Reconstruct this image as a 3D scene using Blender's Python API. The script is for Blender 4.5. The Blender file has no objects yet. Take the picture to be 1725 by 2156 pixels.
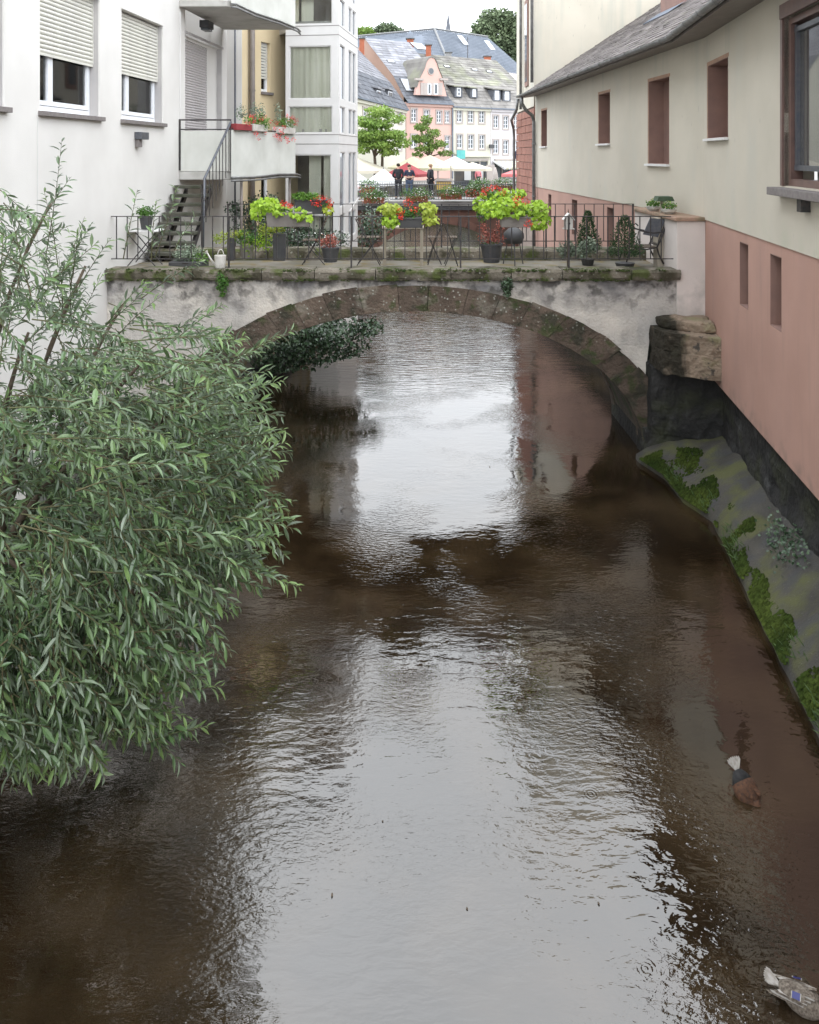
import bpy, bmesh, math, random
from mathutils import Vector, Matrix, noise
R = math.radians
random.seed(7)
SC = bpy.context.scene
COL = SC.collection

# ---------------------------------------------------------------- camera
F, CX, HY, H = 1700.0, 862.5, 325.0, 6.0       # photo geometry on a 1725 x 2156 grid
cd = bpy.data.cameras.new('camera'); cam = bpy.data.objects.new('camera', cd); COL.objects.link(cam)
cam.location = (0, 0, H); cam.rotation_euler = (R(90), 0, 0)
cd.sensor_fit = 'HORIZONTAL'; cd.sensor_width = 36; cd.lens = 36*F/1725
cd.shift_y = -(1078-HY)/1725; cd.clip_start = .1; cd.clip_end = 2000
SC.camera = cam

# ---------------------------------------------------------------- world: bright overcast sky
W = bpy.data.worlds.new("World"); SC.world = W; W.use_nodes = True
nt = W.node_tree; nt.nodes.clear()
def _n(t, **k):
    n = nt.nodes.new(t)
    for a, b in k.items(): setattr(n, a, b)
    return n
SUN_EL, SUN_ROT = 52, 150
wo = _n('ShaderNodeOutputWorld'); b1 = _n('ShaderNodeBackground'); b2 = _n('ShaderNodeBackground'); ad = _n('ShaderNodeAddShader')
sky = _n('ShaderNodeTexSky', sky_type='NISHITA'); sky.sun_disc = False; sky.sun_elevation = R(SUN_EL); sky.sun_rotation = R(SUN_ROT)
hs = _n('ShaderNodeHueSaturation'); hs.inputs['Saturation'].default_value = .35
nt.links.new(sky.outputs[0], hs.inputs['Color']); nt.links.new(hs.outputs[0], b1.inputs[0]); b1.inputs[1].default_value = .05
tc = _n('ShaderNodeTexCoord'); sp = _n('ShaderNodeSeparateXYZ'); nt.links.new(tc.outputs['Generated'], sp.inputs[0])
mr = _n('ShaderNodeMapRange'); mr.inputs[1].default_value = 0; mr.inputs[2].default_value = 1; mr.inputs[3].default_value = .8; mr.inputs[4].default_value = 1
nt.links.new(sp.outputs[2], mr.inputs[0])
cn = _n('ShaderNodeTexNoise'); cn.inputs['Scale'].default_value = 2.2; cn.inputs['Detail'].default_value = 5
nt.links.new(tc.outputs['Generated'], cn.inputs['Vector'])
cm = _n('ShaderNodeMapRange'); cm.inputs[1].default_value = .3; cm.inputs[2].default_value = .7; cm.inputs[3].default_value = .9; cm.inputs[4].default_value = 1.1
nt.links.new(cn.outputs[0], cm.inputs[0])
mu = _n('ShaderNodeMath', operation='MULTIPLY'); nt.links.new(mr.outputs[0], mu.inputs[0]); nt.links.new(cm.outputs[0], mu.inputs[1])
ms = _n('ShaderNodeMath', operation='MULTIPLY'); ms.inputs[1].default_value = 3.9; nt.links.new(mu.outputs[0], ms.inputs[0])
b2.inputs[0].default_value = (.90, .945, 1.0, 1); nt.links.new(ms.outputs[0], b2.inputs[1])
nt.links.new(b1.outputs[0], ad.inputs[0]); nt.links.new(b2.outputs[0], ad.inputs[1]); nt.links.new(ad.outputs[0], wo.inputs[0])

sd = bpy.data.lights.new('sun', 'SUN'); sun = bpy.data.objects.new('sun', sd); COL.objects.link(sun)
sd.energy = .5; sd.angle = R(25); sd.color = (1, .96, .9)
_a = R(SUN_ROT); _e = R(SUN_EL)
sv = Vector((math.sin(_a)*math.cos(_e), math.cos(_a)*math.cos(_e), math.sin(_e)))   # towards the sun
sun.rotation_euler = sv.to_track_quat('Z', 'Y').to_euler()
SC.view_settings.view_transform = 'Standard'; SC.view_settings.look = 'None'
SC.view_settings.exposure = 0; SC.view_settings.gamma = 1; SC.view_settings.use_curve_mapping = False
SC.cycles.max_bounces = 7; SC.cycles.diffuse_bounces = 3; SC.cycles.glossy_bounces = 3; SC.cycles.transparent_max_bounces = 6
SC.cycles.use_denoising = True

def at(px, py, Y): return Vector(((px-CX)*Y/F, Y, H-(py-HY)*Y/F))

# ---------------------------------------------------------------- materials
def mk(name, base, base2=None, scale=3, rough=.85, bump=0, bscale=50, layers=(), metallic=0, spec=.4,
       island=0, stretch=(1, 1, 1), lo=.35, hi=.65, detail=6, back=None, trans=0, emit=None, bdist=.01):
    m = bpy.data.materials.new(name); m.use_nodes = True; t = m.node_tree; p = t.nodes['Principled BSDF']
    L = t.links.new
    def N(k, **kw):
        n = t.nodes.new(k)
        for a, b in kw.items(): setattr(n, a, b)
        return n
    p.inputs['Roughness'].default_value = rough; p.inputs['Metallic'].default_value = metallic
    p.inputs['Specular IOR Level'].default_value = spec
    co = N('ShaderNodeTexCoord').outputs['Object']
    def tex(sc, st, kind='noise', det=6, off=0):
        mp = N('ShaderNodeMapping'); mp.inputs['Scale'].default_value = st; mp.inputs['Location'].default_value = (off, off*1.7, off*.6); L(co, mp.inputs[0])
        if kind == 'noise':
            n = N('ShaderNodeTexNoise'); n.inputs['Detail'].default_value = det
        else:
            n = N('ShaderNodeTexVoronoi')
        n.inputs['Scale'].default_value = sc; L(mp.outputs[0], n.inputs['Vector']); return n.outputs[0]
    def ramp(v, a, b, c=0, d=1):
        r = N('ShaderNodeMapRange'); r.inputs[1].default_value = a; r.inputs[2].default_value = b
        r.inputs[3].default_value = c; r.inputs[4].default_value = d; L(v, r.inputs[0]); return r.outputs[0]
    def mix(f, a, b, mode='MIX'):
        x = N('ShaderNodeMix', data_type='RGBA', blend_type=mode)
        for s, v in ((x.inputs[0], f), (x.inputs[6], a), (x.inputs[7], b)):
            if hasattr(v, 'links'): L(v, s)
            else: s.default_value = v if not isinstance(v, tuple) else (*v[:3], 1)
        return x.outputs[2]
    c = tuple(base)
    if base2: c = mix(ramp(tex(scale, stretch, det=detail), lo, hi), tuple(base), tuple(base2))
    for i, ly in enumerate(layers):
        k = ly.get('kind', 'noise')
        v = tex(ly['scale'], ly.get('stretch', (1, 1, 1)), k, ly.get('detail', 6), 3.1*(i+1))
        f = ramp(v, ly['lo'], ly['hi']) if k == 'noise' else ramp(v, ly['lo'], ly['hi'], 1, 0)
        if 'z' in ly:
            sx = N('ShaderNodeSeparateXYZ'); L(co, sx.inputs[0])
            zz = sx.outputs[ly.get('ax', 2)]
            if 'zn' in ly:
                nn = tex(ly.get('zs', 3), (1, 1, .3), 'noise', 5, 7.7*(i+1)); w = ramp(nn, .25, .75, -ly['zn'], ly['zn'])
                aa = N('ShaderNodeMath', operation='ADD'); L(zz, aa.inputs[0]); L(w, aa.inputs[1]); zz = aa.outputs[0]
            g = ramp(zz, *ly['z'])
            q = N('ShaderNodeMath', operation='MULTIPLY'); L(f, q.inputs[0]); L(g, q.inputs[1]); f = q.outputs[0]
        if 'amt' in ly:
            q = N('ShaderNodeMath', operation='MULTIPLY'); L(f, q.inputs[0]); q.inputs[1].default_value = ly['amt']; f = q.outputs[0]
        c = mix(f, c, tuple(ly['col']))
    if island:
        g = N('ShaderNodeNewGeometry'); o = ramp(g.outputs['Random Per Island'], 0, 1, 1-island, 1+island)
        oi = N('ShaderNodeObjectInfo'); o2 = ramp(oi.outputs['Random'], 0, 1, 1-island*.6, 1+island*.6)
        x = N('ShaderNodeVectorMath', operation='SCALE')
        if hasattr(c, 'links'): L(c, x.inputs[0])
        else: x.inputs[0].default_value = c
        L(o, x.inputs['Scale']); y = N('ShaderNodeVectorMath', operation='SCALE'); L(x.outputs[0], y.inputs[0]); L(o2, y.inputs['Scale']); c = y.outputs[0]
    if back:
        g = N('ShaderNodeNewGeometry'); c = mix(g.outputs['Backfacing'], c, tuple(back))
    if hasattr(c, 'links'): L(c, p.inputs['Base Color'])
    else: p.inputs['Base Color'].default_value = (*c, 1)
    if bump:
        b = N('ShaderNodeBump'); b.inputs['Strength'].default_value = bump; b.inputs['Distance'].default_value = bdist
        L(tex(bscale, stretch if bscale < 30 else (1, 1, 1), det=5), b.inputs['Height']); L(b.outputs[0], p.inputs['Normal'])
    if trans:
        tr = N('ShaderNodeBsdfTranslucent')
        if hasattr(c, 'links'): L(c, tr.inputs[0])
        else: tr.inputs[0].default_value = (*c, 1)
        mx = N('ShaderNodeMixShader'); mx.inputs[0].default_value = trans; L(p.outputs[0], mx.inputs[1]); L(tr.outputs[0], mx.inputs[2])
        L(mx.outputs[0], t.nodes['Material Output'].inputs[0])
    return m
def glass(name, tint=(.8, .85, .85), ior=1.7, clear=.6, dark=(.03, .035, .04)):
    m = bpy.data.materials.new(name); m.use_nodes = True; t = m.node_tree; t.nodes.clear(); L = t.links.new
    o = t.nodes.new('ShaderNodeOutputMaterial'); fr = t.nodes.new('ShaderNodeFresnel'); fr.inputs[0].default_value = ior
    g = t.nodes.new('ShaderNodeBsdfGlossy'); g.inputs['Roughness'].default_value = .03; tr = t.nodes.new('ShaderNodeBsdfTransparent'); tr.inputs[0].default_value = (*tint, 1)
    d = t.nodes.new('ShaderNodeBsdfDiffuse'); d.inputs[0].default_value = (*dark, 1)
    a = t.nodes.new('ShaderNodeMixShader'); a.inputs[0].default_value = clear; L(d.outputs[0], a.inputs[1]); L(tr.outputs[0], a.inputs[2])
    b = t.nodes.new('ShaderNodeMixShader'); L(fr.outputs[0], b.inputs[0]); L(a.outputs[0], b.inputs[1]); L(g.outputs[0], b.inputs[2]); L(b.outputs[0], o.inputs[0])
    return m

Mt = {}
dirt = (.16, .15, .13)
Mt['white_plaster'] = mk('white_plaster', (.71, .69, .66), (.66, .64, .61), 1.1, bump=.25, bscale=90, layers=[
    dict(scale=1.2, stretch=(1, 1, .12), lo=.5, hi=.8, col=(.60, .58, .55), amt=.35),
    dict(scale=2.5, lo=.35, hi=.7, col=(.28, .27, .24), z=(2.6, .2), zn=.5, amt=.8)])
Mt['grey_plaster'] = mk('grey_plaster', (.56, .515, .43), (.51, .47, .39), .8, bump=.35, bscale=110, layers=[
    dict(scale=3, stretch=(1, 1, .08), lo=.52, hi=.75, col=(.42, .42, .36), z=(6.9, 8.4), zn=.4, amt=.8),
    dict(scale=1.3, stretch=(1, 1, .3), lo=.55, hi=.8, col=(.47, .47, .42), amt=.5),
    dict(scale=2.2, lo=.45, hi=.7, col=(.46, .47, .36), z=(5.1, 4.7), zn=.15, amt=.6),
    dict(scale=14, stretch=(1, 1, .2), lo=.69, hi=.74, col=(.25, .24, .22), amt=.5)])
Mt['pink_plaster'] = mk('pink_plaster', (.445, .27, .215), (.40, .24, .19), .9, bump=.35, bscale=120, layers=[
    dict(scale=1.6, stretch=(1, 1, .25), lo=.45, hi=.75, col=(.36, .225, .19), amt=.6), dict(scale=5, stretch=(1, 1, .1), lo=.56, hi=.75, col=(.28, .19, .16), amt=.35),
    dict(scale=4, lo=.45, hi=.7, col=(.2, .15, .13), z=(2.0, 1.68), zn=.12, amt=.7)])
Mt['pier_plaster'] = mk('pier_plaster', (.68, .61, .57), (.60, .55, .51), 1.3, bump=.4, bscale=70, layers=[
    dict(scale=1.7, lo=.5, hi=.62, col=(.3, .29, .27), z=(3.75, 3.5), zn=.15, amt=.5)])
Mt['spandrel_plaster'] = mk('spandrel_plaster', (.66, .61, .54), (.52, .475, .42), 1.6, bump=.8, bscale=22, bdist=.03, layers=[
    dict(scale=1.0, lo=.40, hi=.62, col=(.42, .40, .38), amt=.7),
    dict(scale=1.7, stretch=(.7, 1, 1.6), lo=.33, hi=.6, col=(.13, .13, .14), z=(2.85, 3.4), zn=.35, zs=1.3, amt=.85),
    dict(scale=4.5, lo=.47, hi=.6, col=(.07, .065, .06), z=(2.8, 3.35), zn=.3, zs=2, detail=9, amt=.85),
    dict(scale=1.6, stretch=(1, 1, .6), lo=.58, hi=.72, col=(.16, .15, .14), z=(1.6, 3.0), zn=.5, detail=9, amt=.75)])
Mt['yellow_plaster'] = mk('yellow_plaster', (.70, .58, .38), (.65, .53, .34), .8, bump=.2, bscale=80)
Mt['stone_arch'] = mk('stone_arch', (.085, .062, .047), (.14, .105, .08), 2.5, rough=.95, bump=1, bscale=18, bdist=.04, island=.25, layers=[
    dict(scale=3.2, lo=.5, hi=.62, col=(.045, .045, .03), amt=.85),
    dict(scale=2.2, lo=.55, hi=.66, col=(.23, .21, .17), z=(2.4, 3.0), zn=.2, amt=.7),
    dict(scale=10, kind='voronoi', lo=.13, hi=.22, col=(.36, .36, .31), z=(2.0, 3.0), zn=.5, amt=.8),
    dict(scale=4.5, lo=.56, hi=.66, col=(.04, .06, .015), amt=.7)])
Mt['stone_coping'] = mk('stone_coping', (.20, .175, .14), (.12, .105, .08), 2.2, rough=.95, bump=1, bscale=20, bdist=.03, island=.18, layers=[
    dict(scale=2.3, lo=.5, hi=.6, col=(.055, .05, .03), amt=.9),
    dict(scale=8, kind='voronoi', lo=.12, hi=.2, col=(.33, .33, .28), amt=.6),
    dict(scale=3.3, lo=.53, hi=.62, col=(.06, .08, .015), amt=.8)])
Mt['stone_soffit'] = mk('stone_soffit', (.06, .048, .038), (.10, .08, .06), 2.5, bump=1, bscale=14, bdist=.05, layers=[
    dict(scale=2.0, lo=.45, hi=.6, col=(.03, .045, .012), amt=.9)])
Mt['stone_buttress'] = mk('stone_buttress', (.27, .205, .15), (.19, .145, .105), 2.6, rough=.95, bump=1, bscale=12, bdist=.06, island=.12, layers=[
    dict(scale=2.2, lo=.52, hi=.66, col=(.27, .27, .14), amt=.6),
    dict(scale=6, lo=.6, hi=.66, col=(.05, .045, .04), amt=.9)])
Mt['stone_black'] = mk('stone_black', (.011, .011, .011), (.028, .027, .026), 2.2, rough=.9, bump=1, bscale=9, bdist=.06, layers=[
    dict(scale=4, stretch=(1, 1, .35), lo=.58, hi=.72, col=(.085, .085, .085), amt=.6),
    dict(scale=1.5, lo=.5, hi=.7, col=(.04, .045, .02), amt=.7)])
Mt['ledge'] = mk('ledge', (.07, .065, .055), (.042, .039, .034), 2, rough=.85, bump=.8, bscale=25, bdist=.02, layers=[
    dict(scale=1.6, lo=.48, hi=.6, col=(.085, .09, .03), amt=.8),
    dict(scale=2.6, lo=.5, hi=.62, col=(.05, .05, .052), amt=.75),
    dict(scale=30, kind='voronoi', lo=.07, hi=.1, col=(.4, .4, .38), amt=.5)])
Mt['moss'] = mk('moss', (.014, .025, .005), (.04, .055, .011), 1.6, rough=1, island=.45, bump=.5, bscale=60, spec=.1)
Mt['moss_dark'] = mk('moss_dark', (.02, .035, .01), (.05, .06, .02), 8, rough=1, island=.3, bump=.5, bscale=60, spec=.1)
Mt['deck'] = mk('deck', (.20, .18, .15), (.13, .12, .09), 1.4, bump=.6, bscale=40, layers=[dict(scale=2.2, lo=.5, hi=.62, col=(.16, .115, .03), amt=.7)])
Mt['sandstone'] = mk('sandstone', (.30, .135, .095), (.23, .105, .08), 3, bump=.6, bscale=25, island=.2)
Mt['mortar'] = mk('mortar', (.34, .27, .23), (.26, .2, .17), 5, bump=.4)
Mt['cap_stone'] = mk('cap_stone', (.36, .23, .17), (.25, .18, .12), 4, bump=.8, bscale=20, layers=[dict(scale=3, lo=.5, hi=.65, col=(.14, .12, .07), amt=.8)])
Mt['iron'] = mk('iron', (.035, .035, .038), (.07, .06, .055), 20, rough=.55, metallic=.3, bump=.2)
Mt['rail_grey'] = mk('rail_grey', (.09, .1, .12), (.13, .13, .14), 15, rough=.45, metallic=.4)
Mt['zinc'] = mk('zinc', (.25, .25, .25), (.17, .17, .165), 5, rough=.5, metallic=.5, bump=.2)
Mt['pipe_brown'] = mk('pipe_brown', (.17, .145, .13), (.21, .18, .16), 6, rough=.5)
Mt['pvc'] = mk('pvc', (.80, .82, .86), (.76, .78, .82), 9, rough=.35)
Mt['shutter'] = mk('shutter', (.66, .65, .58), (.58, .57, .52), 2.5, rough=.5, stretch=(1, 1, 6), island=.05)
Mt['shutter_grey'] = mk('shutter_grey', (.52, .49, .49), (.47, .44, .44), 2.5, rough=.5, stretch=(1, 1, 6), island=.05)
Mt['sill'] = mk('sill', (.17, .15, .145), (.21, .19, .18), 14, bump=.3)
Mt['reveal_brown'] = mk('reveal_brown', (.27, .165, .135), (.225, .14, .118), 3, bump=.25)
Mt['reveal_edge'] = mk('reveal_edge', (.42, .26, .18), (.33, .21, .15), 6, bump=.3)
Mt['frame_brown'] = mk('frame_brown', (.16, .095, .08), (.12, .075, .065), 6, rough=.5)
Mt['white_metal'] = mk('white_metal', (.68, .67, .66), (.64, .63, .615), 2, rough=.5)
Mt['panel'] = mk('panel', (.60, .60, .56), (.52, .52, .48), 1.6, rough=.6, layers=[dict(scale=3, stretch=(1, 1, .15), lo=.55, hi=.75, col=(.42, .42, .36), amt=.4)])
Mt['slab'] = mk('slab', (.50, .485, .46), (.42, .41, .38), 1.5, bump=.3, layers=[dict(scale=2, lo=.5, hi=.65, col=(.3, .29, .26), amt=.5)])
Mt['slate_near'] = mk('slate_near', (.115, .10, .095), (.17, .15, .145), 2.5, rough=.85, island=.3, bump=.5, layers=[
    dict(scale=5, lo=.55, hi=.7, col=(.11, .115, .05), amt=.5)])
Mt['slate_far'] = mk('slate_far', (.20, .20, .215), (.26, .26, .28), 1.5, rough=.9, spec=.15, island=.22)
Mt['slate_brown'] = mk('slate_brown', (.165, .155, .145), (.23, .22, .2), .9, rough=.9, spec=.15, island=.25, layers=[dict(scale=.5, lo=.48, hi=.65, col=(.24, .25, .16), amt=.5)])
Mt['slate_blue'] = mk('slate_blue', (.145, .165, .195), (.18, .20, .235), .4, rough=.9, spec=.15, island=.06)
Mt['slate_dark'] = mk('slate_dark', (.095, .10, .112), (.135, .14, .155), 1.5, rough=.9, spec=.15, island=.2)
Mt['salmon'] = mk('salmon', (.56, .37, .32), (.53, .35, .30), .5)  # desaturated: the veil of distance haze is mixed into this wall colour
Mt['terracotta_wall'] = mk('terracotta_wall', (.34, .225, .175), (.30, .20, .155), .5)
Mt['cream'] = mk('cream', (.57, .55, .46), (.54, .52, .435), .5)  # paled cream, far haze worked into the colour as well
Mt['offwhite'] = mk('offwhite', (.57, .54, .55), (.54, .51, .52), .5)
Mt['surround'] = mk('surround', (.40, .35, .32), (.36, .32, .3), 2)
Mt['brick_red'] = mk('brick_red', (.34, .11, .06), (.27, .09, .05), 3, bump=.3)
Mt['chimney_cap'] = mk('chimney_cap', (.08, .08, .075))
Mt['pane_far'] = glass('pane_far', clear=.0, dark=(.09, .10, .11), ior=1.6)
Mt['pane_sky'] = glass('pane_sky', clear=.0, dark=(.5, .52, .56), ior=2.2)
Mt['pane'] = glass('pane', clear=.99, ior=1.45, tint=(.98, .99, .98))
Mt['pane_shop'] = glass('pane_shop', clear=.35, ior=1.9, dark=(.12, .12, .12))
Mt['room'] = mk('room', (.30, .27, .24), (.42, .39, .35), 1.3)
Mt['pane_sky_sheen'] = glass('pane_sky_sheen', clear=0, dark=(.20, .22, .25), ior=2.2)  # tower side panes: bluish sky reflection painted into the diffuse colour
Mt['curtain'] = mk('curtain', (.70, .70, .58), (.80, .79, .68), 6, stretch=(1, 1, .05))
Mt['curtain_white'] = mk('curtain_white', (.62, .60, .58), (.5, .48, .47), 9, stretch=(1, 1, .05))
Mt['bark'] = mk('bark', (.07, .05, .035), (.11, .085, .06), 12, bump=.6, bscale=30)
Mt['twig'] = mk('twig', (.075, .09, .035), (.085, .065, .035), 10)
Mt['willow_leaf'] = mk('willow_leaf', (.040, .076, .028), (.090, .14, .056), 1.4, rough=.32, spec=.7, island=.6, back=(.15, .195, .13), trans=.12)
Mt['willow_young'] = mk('willow_young', (.11, .18, .055), (.155, .225, .085), 1.4, rough=.4, spec=.5, island=.35, back=(.2, .27, .15), trans=.3)
Mt['tree_leaf'] = mk('tree_leaf', (.13, .22, .04), (.20, .29, .06), .8, rough=.6, island=.35, trans=.3)
Mt['tree_dark'] = mk('tree_dark', (.10, .14, .075), (.17, .215, .115), .3, rough=.7, island=.35, trans=.15)
Mt['ivy_leaf'] = mk('ivy_leaf', (.025, .055, .025), (.055, .09, .045), 2, rough=.4, island=.4, spec=.5)
Mt['lime_leaf'] = mk('lime_leaf', (.22, .38, .02), (.33, .48, .04), 5, rough=.45, island=.22, trans=.3)
Mt['yellow_leaf'] = mk('yellow_leaf', (.37, .41, .05), (.26, .36, .03), 5, rough=.45, island=.22, trans=.3)
Mt['green_leaf'] = mk('green_leaf', (.055, .14, .025), (.09, .2, .03), 5, rough=.5, island=.35, trans=.2)
Mt['weed_leaf'] = mk('weed_leaf', (.03, .06, .012), (.05, .085, .02), 5, rough=.6, island=.4)
Mt['grass_leaf'] = mk('grass_leaf', (.11, .23, .04), (.17, .32, .05), 5, rough=.5, island=.3, trans=.2)
Mt['grey_leaf'] = mk('grey_leaf', (.17, .22, .16), (.24, .28, .2), 5, island=.3)
Mt['conifer_leaf'] = mk('conifer_leaf', (.028, .062, .026), (.055, .10, .04), 8, island=.4)
Mt['red_flower'] = mk('red_flower', (.62, .018, .012), (.75, .05, .02), 20, rough=.5, island=.2)
Mt['pink_flower'] = mk('pink_flower', (.75, .12, .12), (.7, .05, .05), 20, rough=.5, island=.2)
Mt['white_flower'] = mk('white_flower', (.72, .72, .68), rough=.6)
Mt['heather'] = mk('heather', (.22, .06, .045), (.33, .11, .08), 9, island=.4)
Mt['box_grey'] = mk('box_grey', (.19, .17, .155), (.23, .21, .19), 6, rough=.6)
Mt['box_dark'] = mk('box_dark', (.05, .05, .055), (.07, .07, .07), 6, rough=.6)
Mt['box_terra'] = mk('box_terra', (.28, .09, .05), (.22, .08, .05), 6)
Mt['white_enamel'] = mk('white_enamel', (.60, .58, .54), (.48, .46, .42), 8, rough=.35)
Mt['soil'] = mk('soil', (.03, .022, .015))
Mt['wood_light'] = mk('wood_light', (.38, .34, .28), (.3, .26, .2), 8, stretch=(1, 1, .1))
Mt['green_roof'] = mk('green_roof', (.05, .085, .05), (.07, .1, .06), 9)
Mt['umb_cream'] = mk('umb_cream', (.66, .61, .5), (.62, .57, .46), 1, trans=.25)
Mt['umb_white'] = mk('umb_white', (.68, .68, .67), (.64, .64, .64), 1, trans=.25)
Mt['umb_yellow'] = mk('umb_yellow', (.60, .57, .40), (.57, .54, .37), 1, trans=.25)
Mt['umb_red'] = mk('umb_red', (.30, .05, .055), (.26, .045, .05), 1, trans=.15)
Mt['umb_pink'] = mk('umb_pink', (.68, .22, .22), (.62, .2, .2), 1, trans=.2)
Mt['teal'] = mk('teal', (.12, .42, .38), (.10, .36, .36), 2)
Mt['shop_dark'] = mk('shop_dark', (.05, .055, .06), (.09, .08, .07), 1.2)
Mt['ochre'] = mk('ochre', (.5, .33, .09), (.44, .3, .1), 1)
Mt['paving'] = mk('paving', (.25, .24, .22), (.2, .19, .18), .4, bump=.3)
Mt['skin'] = mk('skin', (.55, .34, .25), rough=.6)
Mt['cloth_black'] = mk('cloth_black', (.012, .012, .015), (.025, .025, .03), 15)
Mt['cloth_navy'] = mk('cloth_navy', (.015, .022, .045), (.03, .035, .06), 15)
Mt['cloth_pink'] = mk('cloth_pink', (.6, .2, .22), (.5, .16, .18), 15)
Mt['denim'] = mk('denim', (.04, .06, .1), (.06, .08, .13), 15)
Mt['hair_dark'] = mk('hair_dark', (.025, .018, .012)); Mt['hair_fair'] = mk('hair_fair', (.3, .2, .12))
Mt['duck_brown'] = mk('duck_brown', (.10, .045, .022), (.045, .024, .015), 45, bump=.4, bscale=60)
Mt['duck_grey'] = mk('duck_grey', (.22, .19, .155), (.08, .062, .048), 60, bump=.4, bscale=60)
Mt['duck_black'] = mk('duck_black', (.015, .015, .016), (.03, .03, .03), 30)
Mt['duck_white'] = mk('duck_white', (.42, .40, .37), (.26, .24, .21), 30)
Mt['speculum'] = mk('speculum', (.02, .025, .14), rough=.35)
Mt['bill'] = mk('bill', (.35, .2, .05), rough=.4)

# water
def water_mat():
    m = bpy.data.materials.new('river_water'); m.use_nodes = True; t = m.node_tree; t.nodes.clear(); L = t.links.new
    def N(k, **kw):
        n = t.nodes.new(k)
        for a, b in kw.items(): setattr(n, a, b)
        return n
    co = N('ShaderNodeTexCoord').outputs['Object']
    def noi(sc, st=(1, 1, 1), det=4, rot=0, dist=0, off=0):
        mp = N('ShaderNodeMapping'); mp.inputs['Scale'].default_value = st; mp.inputs['Rotation'].default_value = (0, 0, R(rot)); mp.inputs['Location'].default_value = (off, off, 0); L(co, mp.inputs[0])
        n = N('ShaderNodeTexNoise'); n.inputs['Scale'].default_value = sc; n.inputs['Detail'].default_value = det; n.inputs['Distortion'].default_value = dist
        L(mp.outputs[0], n.inputs['Vector']); return n.outputs[0]
    def mth(op, a, b):
        x = N('ShaderNodeMath', operation=op)
        for i, v in enumerate((a, b)):
            if hasattr(v, 'links'): L(v, x.inputs[i])
            else: x.inputs[i].default_value = v
        return x.outputs[0]
    def rmp(v, a, b, c=0, d=1):
        r = N('ShaderNodeMapRange'); r.inputs[1].default_value = a; r.inputs[2].default_value = b; r.inputs[3].default_value = c; r.inputs[4].default_value = d; L(v, r.inputs[0]); return r.outputs[0]
    calm = rmp(noi(.45, det=2, off=4), .38, .62, .35, 1.5)
    calm2 = rmp(noi(.7, det=3, off=11), .44, .62, .08, 1.6)
    sy0 = N('ShaderNodeSeparateXYZ'); L(co, sy0.inputs[0]); mid = rmp(sy0.outputs[1], 9, 12.5, 1, .35)
    h = mth('MULTIPLY', mth('MULTIPLY', noi(1.3, (1, 1.6, 1), 1, 12), .006), mid)
    h = mth('ADD', h, mth('MULTIPLY', mth('MULTIPLY', mth('MULTIPLY', noi(4.2, (1, 2.2, 1), 3, -14, .3), .0052), calm), mid))
    h = mth('ADD', h, mth('MULTIPLY', mth('MULTIPLY', noi(11, (1, 2.0, 1), 3, 22, .5), .0030), calm2))
    h = mth('ADD', h, mth('MULTIPLY', mth('MULTIPLY', noi(28, (1, 1.6, 1), 2, -30, .4), .0008), calm2))
    # small rings left by drops
    for (x, y, r0) in RINGS:
        vd = N('ShaderNodeVectorMath', operation='DISTANCE'); L(co, vd.inputs[0]); vd.inputs[1].default_value = (x, y, 0)
        d = vd.outputs['Value']; s = mth('SINE', mth('MULTIPLY', d, 6.283/.035*.055/r0), 0)
        e = rmp(d, r0*.6, r0*2.6, 1, 0)
        h = mth('ADD', h, mth('MULTIPLY', mth('MULTIPLY', s, e), .00035))
    sy = N('ShaderNodeSeparateXYZ'); L(co, sy.inputs[0])
    h = mth('ADD', h, mth('MULTIPLY', mth('MULTIPLY', noi(3.4, (.6, 2.6, 1), 3, 4, .3, 5), .026), rmp(sy.outputs[1], 19, 27)))
    b = N('ShaderNodeBump'); b.inputs['Strength'].default_value = 1; b.inputs['Distance'].default_value = 1; L(h, b.inputs['Height'])
    fr = N('ShaderNodeFresnel'); fr.inputs[0].default_value = 1.9; L(b.outputs[0], fr.inputs[1])
    g = N('ShaderNodeBsdfGlossy'); g.inputs['Roughness'].default_value = .02; g.inputs[0].default_value = (1, .985, .965, 1); L(b.outputs[0], g.inputs['Normal'])
    d = N('ShaderNodeBsdfDiffuse')
    cr = N('ShaderNodeMix', data_type='RGBA'); L(rmp(noi(.8, det=5, off=2), .4, .68), cr.inputs[0]); cr.inputs[6].default_value = (.013, .008, .004, 1); cr.inputs[7].default_value = (.040, .026, .013, 1)
    L(cr.outputs[2], d.inputs[0])
    mx = N('ShaderNodeMixShader'); L(fr.outputs[0], mx.inputs[0]); L(d.outputs[0], mx.inputs[1]); L(g.outputs[0], mx.inputs[2])
    o = N('ShaderNodeOutputMaterial'); L(mx.outputs[0], o.inputs[0]); return m
def gpt(px, py): Y = H*F/(py-HY); return ((px-CX)*Y/F, Y)
RINGS = [(*gpt(px, py), r) for px, py, r in ((1568, 1672, .11), (1668, 2112, .12), (945, 1588, .07), (742, 1722, .06), (1245, 1672, .05), (1058, 1165, .1), (880, 935, .12), (1090, 880, .14), (1360, 2040, .05), (1120, 1920, .06))]
Mt['water'] = water_mat()

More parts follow.
